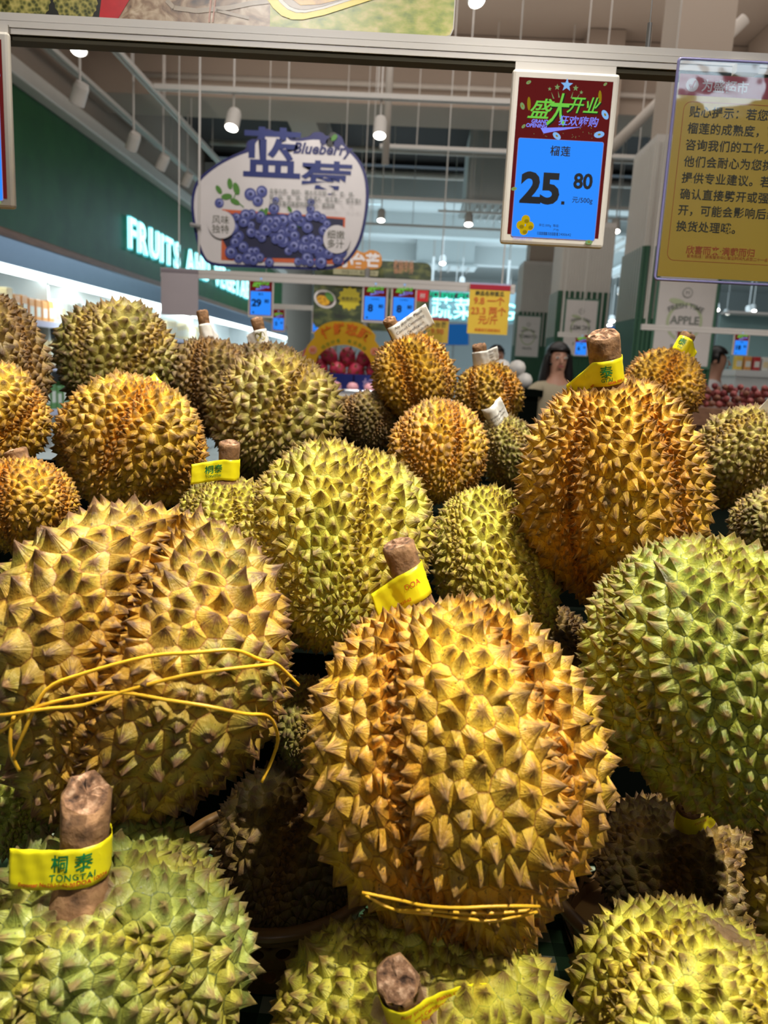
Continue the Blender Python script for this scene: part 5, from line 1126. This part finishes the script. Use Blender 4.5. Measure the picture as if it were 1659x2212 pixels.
# pipes and cable trays
PIPE = plain('ceiling_pipe', srgb(186, 176, 166), rough=.5)
def pipe(p0, p1, r, lab, nm='ceiling_pipe', cat='pipe'):
    p0, p1 = Vector(p0), Vector(p1); o = MB().tube([p0-p0, p1-p0], r, 12).build(nm, PIPE, smooth=True); o.location = p0; tag(o, lab, cat, 'pipes under the hall ceiling')
a = P(842, 150, 7.8); pipe((a.x, 7.8, 3.3), (a.x, 7.8, 5.19), .035, 'vertical pale pipe right of the blueberry sign')
a = P(1345, 300, 7.5); b = P(1460, 180, 7.5); pipe((a.x-.3, 7.6, a.z-.3), (b.x+.5, 7.4, b.z+.5), .05, 'slanting pale pipe right of the large price screen')
pipe((2.3, 5.4, 5.19), (2.3, 5.4, 4.4), .06, 'short vertical pipe at the top right'); pipe((-3.9, 4.6, 4.45), (-3.9, 12, 4.45), .05, 'long pale pipe along the left wall'); pipe((1.2, 4.0, 4.6), (2.6, 7.6, 4.9), .05, 'pale pipe running under the ceiling top right')
pipe((-3.3, 9.6, 4.6), (8.5, 9.6, 4.6), .03, 'thin pipe crossing in front of the big ceiling beam'); pipe((-3.3, 14.6, 4.8), (8.5, 14.6, 4.8), .06, 'pale pipe crossing the dark part of the ceiling')
pipe((-3.3, 12.7, 4.7), (8.5, 12.7, 4.7), .04, 'pale pipe crossing before the dark part of the ceiling')
for (x0, Y, lab) in ((-2.4, 12.9, 'pair of thin rods hanging in the dark ceiling part, left'), (0.4, 12.9, 'thin rods hanging in the dark ceiling part, centre'), (2.6, 12.9, 'thin rods hanging in the dark ceiling part, right')):
    o = empty('ceiling_hanger', (x0, Y, 3.9)); tag(o, lab, 'hanger')
    for k in range(6): MB().tube([(k*.28 + (k % 2)*.06, 0, 0), (k*.28 + (k % 2)*.06, 0, 1.29)], .008, 6).build('rod', ALU, o)
    MB().box(-.1, 1.6, -.03, .03, -.03, 0).build('cross_bar', ALU, o)
def duct(x0, x1, y0, y1, z0, z1, lab):
    c = Vector(((x0+x1)/2, (y0+y1)/2, z0)); o = empty('air_duct', c); tag(o, lab, 'air duct', 'white air ducts and diffusers'); w, d, h = (x1-x0)/2, (y1-y0)/2, z1-z0
    MB().box(-w, w, -d, d, .12, h).build('duct_box', CEILW, o); MB().box(-w*1.12, w*1.12, -d*1.12, d*1.12, .06, .119).build('flange', CEILW, o)
    for k in range(6): x = -w + (k+.5)*w/3; MB().box(x-.012, x+.012, -d, d, 0.0, .059).build('slat', ALU, o)
duct(-2.9, -1.7, 17, 18.2, 4.1, 4.99, 'white air diffuser beside the green wall'); duct(.75, 1.5, 13.15, 14.35, 4.0, 5.19, 'stepped white duct left of the large price screen')
duct(3.0, 4.6, 16.6, 18.3, 4.2, 4.99, 'white duct over the right-hand columns'); duct(5.2, 7.5, 20, 22, 4.1, 4.99, 'white duct far right'); duct(0.0, 1.6, 22.3, 23.3, 4.2, 4.99, 'white duct over the far neon sign')
for k in range(7):
    Y = 17.5 + (k//2)*3.2; x = (-1.8 if k % 2 else 2.4) + k*.3; o = empty('ceiling_light', (x, Y, 4.85)); tag(o, 'long cool white ceiling light far down the hall', 'ceiling lamp', 'long cool white ceiling lights'); MB().box(-.7, .7, -.05, .05, .02, .07).build('housing', LAMPW, o); MB().box(-.68, .68, -.04, .04, 0, .019).build('diffuser', glow('cool_tube', (.6, .9, 1.0), 5.0), o)
    for dx in (-.5, .5): MB().tube([(dx, 0, .07), (dx, 0, .15)], .01, 6).build('hanging_rod', ALU, o)

# shelves far right with lit goods, and the lychee heap
YG = 7.8; a, b = P(1572, 775, YG), P(1720, 800, YG); o = empty('display_counter', ((a.x+b.x)/2, YG, 0)); tag(o, 'white lit display counter far right beyond the man', 'counter'); w = (b.x-a.x)/2; zt_ = P(1640, 802, YG).z
MB().box(-w, w, -.25, .35, 0, zt_-.06).build('body', CASEW, o); MB().box(-w-.02, w+.02, -.28, .37, zt_-.059, zt_).build('top', CASEW, o); MB().box(-w, w, .33, .36, zt_+.001, zt_+.55).build('back_panel', plain('counter_back', srgb(150, 190, 196)), o); MB().box(-w, w, .1, .33, zt_+.551, zt_+.57).build('upper_shelf', CASEW, o)
for i in range(9):
    x = a.x + .06 + i*.085; ci = (4, 1, 6, 5, 3, 2, 4, 1, 3)[i]; q2 = pk0.get(ci, list(pk0.values())[0]); oo = q2[0].copy(); COL.objects.link(oo); cc_ = q2[1].copy(); COL.objects.link(cc_); cc_.parent = oo; oo.location = (x, YG-.1, zt_); oo.rotation_euler = (0, 0, -PI/2); oo.scale = (.6, .6, .55)
    nm = ('cream', 'orange', 'green', 'white', 'yellow', 'teal', 'red')[ci]; tag(oo, '%s pack standing on the white counter far right' % nm, 'package', 'packs on the far right counter')
YL = 3.3; lt = empty('fruit_table', (P(1640, 850, YL).x, YL+.15, 0)); tag(lt, 'low table under the heap of dark red lychees, right', 'table'); zl = P(1620, 880, YL).z - .01; MB().box(-.42, .6, -.25, .35, 0, zl-.07).build('base', WOOD, lt); MB().box(-.44, .62, -.27, .37, zl-.069, zl).build('tray', WOOD, lt)
LY = [noisy('lychee_skin_%s' % n_, [(.35, srgb(*c0)), (.7, srgb(*c1))], scale=60, rough=.6, bump=.6) for n_, c0, c1 in (('red', (96, 34, 40), (150, 66, 66)), ('brown', (104, 60, 46), (150, 100, 74)), ('pink', (130, 56, 60), (180, 100, 92)))]
ly0 = []
for m_ in LY:
    bm = bmesh.new(); bmesh.ops.create_icosphere(bm, subdivisions=2, radius=.0135); rr = random.Random(2)
    for v_ in bm.verts: v_.co *= rr.uniform(.93, 1.06)
    me = bpy.data.meshes.new('lychee'); bm.to_mesh(me); bm.free(); me.materials.append(m_); ly0.append(me)
rr = random.Random(8); cnt = 0
for k in range(4):
    for j in range(22):
        for i in range(3):
            x = lt.location.x - .34 + j*.041 + rr.uniform(-.010, .010); y = YL - .06 + i*.05 + k*.035; z = zl + .0135 + .024*k*(1 - .15*i) + rr.uniform(0, .006)
            o = bpy.data.objects.new('lychee', ly0[rr.randrange(3)]); COL.objects.link(o); o.location = (x, y, z); o.rotation_euler = (rr.uniform(0, 6), rr.uniform(0, 6), 0); tag(o, 'small dark red lychee in the heap at the right edge', 'fruit', 'dark red lychees heaped at the right')
# white wrapped melons left of the woman
YW = 4.6; MEL = noisy('wrapped_melon', [(.4, srgb(206, 204, 200)), (.62, srgb(226, 222, 214)), (.68, srgb(214, 190, 110)), (.75, srgb(110, 140, 190))], scale=26, rough=.5)
zz = P(1120, 832, YW).z; o = empty('fruit_table', (P(1120, 830, YW).x, YW, 0)); tag(o, 'dark table under the white wrapped melons', 'table'); MB().box(-.30, .12, -.16, .16, zz-.06, zz-.02).build('tray', STAND, o); MB().box(-.28, .10, -.14, .14, 0, zz-.061).build('base', STAND, o); xo = o.location.x
for i, (dx, dz) in enumerate(((-.15, 0), (-.06, 0), (.03, 0), (-.105, .07), (-.015, .07))):
    m_ = MB().lathe([(.004, -.045), (.03, -.038), (.048, -.01), (.05, .01), (.036, .036), (.012, .047)], n=14).build('wrapped_melon', MEL, smooth=True); m_.location = (xo+dx, YW, zz+.026+dz); tag(m_, 'white wrapped melon in the small pile left of the woman', 'fruit', 'white wrapped melons')
# ------------------------------------------------------------------ shoppers
def skinmesh(name, pts, edges, mat, parent, root=0, sub=1):
    """pts: (x, y, z, rx, ry)"""
    me = bpy.data.meshes.new(name); me.from_pydata([p[:3] for p in pts], edges, []); o = bpy.data.objects.new(name, me); COL.objects.link(o)
    md = o.modifiers.new('skin', 'SKIN'); md.use_smooth_shade = True; md.use_x_symmetry = False
    for i, sv in enumerate(me.skin_vertices[0].data): sv.radius = (pts[i][3], pts[i][4]); sv.use_root = (i == root)
    ss = o.modifiers.new('sub', 'SUBSURF'); ss.levels = sub; ss.render_levels = sub
    dg = bpy.context.evaluated_depsgraph_get(); me2 = bpy.data.meshes.new_from_object(o.evaluated_get(dg)); o.modifiers.clear(); o.data = me2; me2.materials.clear(); me2.materials.append(mat)
    me2.polygons.foreach_set('use_smooth', [True]*len(me2.polygons)); o.parent = parent; return o
SKINM = plain('skin', srgb(186, 138, 114), rough=.5, noise=.04); HAIR = plain('hair_black', srgb(22, 18, 18), rough=.35); LIPS = plain('lips', srgb(160, 84, 80), rough=.5); EYEW = plain('eye_white', srgb(220, 214, 208), rough=.3)
def person(label, loc, H, rot, shirt, trousers, hair='long', female=True, arm=(0.1, 0.1)):
    o = empty('person', loc, (0, 0, rot)); tag(o, label, 'person'); k = H/1.70; sh = .175 if female else .20; hp = .095
    # faces -Y
    pts = []; ed = []
    def a(x, y, z, r, r2=None): pts.append((x*k, y*k, z*k, r*k, (r2 or r)*k)); return len(pts)-1
    pel = a(0, 0, .93, .135, .10); w = a(0, 0, 1.08, .115, .085); ch = a(0, 0, 1.27, .135, .095); ns = a(0, .01, 1.385, .072, .062); nk = a(0, .005, 1.46, .048, .048); hd0 = a(0, -.01, 1.53, .062, .070); hd = a(0, -.01, 1.60, .074, .088); ht = a(0, 0, 1.655, .056, .066)
    ed += [(pel, w), (w, ch), (ch, ns), (ns, nk), (nk, hd0), (hd0, hd), (hd, ht)]
    arms = []
    for s, bend in ((-1, arm[0]), (1, arm[1])):
        s0 = a(s*(sh-.01), .012, 1.345, .048); e = a(s*(sh+.045), .02, 1.09, .040); c_, sn = math.cos(bend*1.4), math.sin(bend*1.4); wx, wy, wz = s*(sh+.04), .01 - .24*sn, 1.09 - .24*c_
        w_ = a(wx, wy, wz, .026, .022); dx, dy, dz = 0, -sn, -c_; p_ = a(wx, wy+dy*.055, wz+dz*.055, .032, .016); ed += [(ns, s0), (s0, e), (e, w_), (w_, p_)]
        for q in range(4):
            off = (q-1.5)*.017; l = (.07, .082, .078, .062)[q]; f1 = a(wx+off, wy+dy*.10-.004, wz+dz*.10, .0085); f2 = a(wx+off, wy+dy*(.09+l*.6)-.012, wz+dz*(.09+l*.6), .0075); f3 = a(wx+off, wy+dy*(.09+l)-.024, wz+dz*(.09+l), .006); ed += [(p_, f1), (f1, f2), (f2, f3)]
        t1 = a(wx-s*.032, wy+dy*.04-.012, wz+dz*.04, .010); t2 = a(wx-s*.042, wy+dy*.085-.022, wz+dz*.085, .0075); ed += [(w_, t1), (t1, t2)]; arms.append((s0, e, w_))
    for s in (-1, 1):
        h_ = a(s*hp, 0, .86, .088, .085); kn = a(s*(hp+.01), -.01, .48, .056); an = a(s*(hp+.01), .02, .09, .036); to = a(s*(hp+.02), -.13, .035, .036, .028); ed += [(pel, h_), (h_, kn), (kn, an), (an, to)]
    skinmesh('body', pts, ed, SKINM, o, sub=1)
    P0 = pts
    def clothes(name, ids, m, grow):
        mp = {i: j for j, i in enumerate(ids)}; pp = [(P0[i][0], P0[i][1], P0[i][2], P0[i][3]+grow*k, P0[i][4]+grow*k) for i in ids]; ee = [(mp[x], mp[y]) for x, y in ed if x in mp and y in mp]; return skinmesh(name, pp, ee, m, o, sub=2)
    top = [pel, w, ch, ns] + [arms[0][0], arms[0][1], arms[1][0], arms[1][1]]; clothes('shirt', top, shirt, .020)
    legs = [pel] + list(range(len(pts)-8, len(pts))); legs = [i for i in legs if i not in (len(pts)-1, len(pts)-5)]; clothes('trousers', legs, trousers, .016)
    for s in (-1, 1): MB().bbox((s*.115-.045)*k, (s*.115+.045)*k, -.19*k, .055*k, 0, .07*k, .02*k).build('shoe', HAIR, o, smooth=True)
    # face
    fz = 1.595*k; fy = -.094*k
    for s in (-1, 1):
        MB().lathe([(.001, -.004*k), (.013*k, -.001*k), (.013*k, .001*k), (.001, .006*k)], loc=(s*.030*k, fy+.004*k, fz), n=12, sy=.6, axis=(0, -1, 0)).build('eye', EYEW, o, smooth=True)
        MB().lathe([(.0055*k, 0), (.005*k, .0035*k)], loc=(s*.030*k, fy-.001*k, fz), n=10, axis=(0, -1, 0)).build('pupil', HAIR, o)
        MB().tube([(s*.048*k, fy+.006*k, fz+.020*k), (s*.030*k, fy-.002*k, fz+.027*k), (s*.014*k, fy-.003*k, fz+.022*k)], .0035*k, 6).build('eyebrow', HAIR, o)
        MB().lathe([(.004*k, -.03*k), (.012*k, -.015*k), (.014*k, .012*k), (.006*k, .028*k)], loc=(s*.082*k, .005*k, 1.588*k), n=10, sy=1.5, sx=.6).build('ear', SKINM, o, smooth=True)
    MB().tube([(0, fy+.004*k, fz+.004*k), (0, fy-.010*k, fz-.022*k), (0, fy-.018*k, fz-.036*k), (0, fy+.002*k, fz-.042*k)], [.005*k, .008*k, .013*k, .006*k], 8).build('nose', SKINM, o, smooth=True)
    MB().tube([(-.024*k, fy+.008*k, fz-.064*k), (-.008*k, fy-.004*k, fz-.061*k), (.008*k, fy-.004*k, fz-.061*k), (.024*k, fy+.008*k, fz-.064*k)], [.002*k, .0065*k, .0065*k, .002*k], 8).build('mouth', LIPS, o, smooth=True)
    # hair shell: open over the face
    bm = bmesh.new(); bmesh.ops.create_uvsphere(bm, u_segments=28, v_segments=18, radius=1); c = Vector((0, .012, 1.615))
    for v_ in bm.verts: v_.co = Vector((v_.co.x*.093, v_.co.y*.110, v_.co.z*.102)) + c
    kill = [f for f in bm.faces if (f.calc_center_median().y < -.035 and f.calc_center_median().z < 1.655 and abs(f.calc_center_median().x) < .080) or (f.calc_center_median().z < (1.50 if hair == 'long' else 1.565))]
    bmesh.ops.delete(bm, geom=kill, context='FACES'); bmesh.ops.solidify(bm, geom=list(bm.faces), thickness=.012)
    for v_ in bm.verts: v_.co *= k
    me = bpy.data.meshes.new('hair'); bm.to_mesh(me); bm.free(); me.materials.append(HAIR); me.polygons.foreach_set('use_smooth', [True]*len(me.polygons)); ho = bpy.data.objects.new('hair', me); COL.objects.link(ho); ho.parent = o
    if hair == 'long':
        pp = []; ee = []
        for s in (-1, 1):
            b0 = len(pp)
            for (x, y, z, r) in ((.072, .0, 1.62, .028), (.085, .01, 1.54, .032), (.092, .015, 1.45, .036), (.098, .02, 1.36, .034), (.095, .02, 1.27, .018)): pp.append((s*x*k, y*k, z*k, r*k, r*1.2*k))
            ee += [(b0+i, b0+i+1) for i in range(4)]
        b0 = len(pp)
        for (y, z, r) in ((.06, 1.62, .07), (.075, 1.50, .07), (.08, 1.38, .07), (.085, 1.28, .04)): pp.append((0, y*k, z*k, r*k, .03*k))
        ee += [(b0+i, b0+i+1) for i in range(3)] + [(0, b0), (5, b0)]; skinmesh('long_hair', pp, ee, HAIR, o, root=b0)
    return o
BEIGE = plain('shirt_beige', srgb(164, 152, 126), rough=.8); SHW = plain('shirt_white', srgb(200, 196, 196), rough=.8); TRK = plain('trousers_dark', srgb(34, 34, 40), rough=.8); OLV = plain('shirt_dark_olive', srgb(70, 84, 60), rough=.8)
w = P(1206, 772, 5.6); person('woman with long black hair in a beige top, standing beyond the durians', (w.x, 5.6, 0), w.z/1.60*1.70, .1, BEIGE, TRK, 'long', True, (.25, .2))
w = P(1548, 776, 6.9); person('man with short black hair in a white shirt, seen from the side at right', (w.x, 6.9, 0), w.z/1.60*1.70, 1.15, SHW, TRK, 'short', False, (.4, .4))
w = P(1073, 766, 9.0); person('distant shopper in a dark olive top left of the ribbed columns', (w.x, 9.0, 0), w.z/1.60*1.70, .6, OLV, TRK, 'short', False)
# cords on the durians come last: small details
cord('upper yellow elastic cord across the big two-lobed durian, forking at its right', [(28,1640,0.518),(55,1575,0.510),(100,1490,0.508),(180,1455,0.510),(320,1418,0.511),(420,1410,0.509),(505,1404,0.517),(560,1424,0.534),(592,1432,0.546),(615,1450,0.561),(645,1480,0.578)])
cord('middle yellow elastic cord crossing the big two-lobed durian upwards to the right', [(-5,1545,0.513),(20,1543,0.508),(110,1530,0.506),(180,1523,0.510),(260,1496,0.510),(380,1463,0.509),(470,1448,0.512),(540,1440,0.524),(590,1434,0.544)])
cord('lower yellow elastic cord sagging across the big two-lobed durian', [(-12,1590,0.518),(30,1560,0.510),(70,1530,0.508),(180,1503,0.511),(270,1497,0.510),(360,1512,0.509),(450,1526,0.511),(530,1542,0.522),(580,1548,0.547),(600,1592,0.576),(588,1640,0.594),(565,1690,0.594)])
cord('short yellow elastic cord down the left side of the big durian', [(30,1545,0.512),(22,1590,0.512),(25,1630,0.517),(42,1665,0.524)])
cord('thin yellow elastic band round the nose of the front golden durian', [(782,1928,0.513),(860,1944,0.509),(920,1957,0.499),(990,1961,0.492),(1060,1958,0.493),(1120,1957,0.497),(1165,1958,0.508)], r=0.0011)
cord('second yellow elastic band round the nose of the front golden durian', [(858,1968,0.516),(930,1975,0.510),(1000,1984,0.503),(1060,1990,0.501),(1110,1982,0.505),(1160,1970,0.514)], r=0.0011)
cord('third yellow elastic band round the nose of the front golden durian', [(790,1934,0.519),(850,1964,0.517),(920,1966,0.508),(1000,1972,0.503),(1080,1972,0.505),(1145,1966,0.507)], r=0.0011)
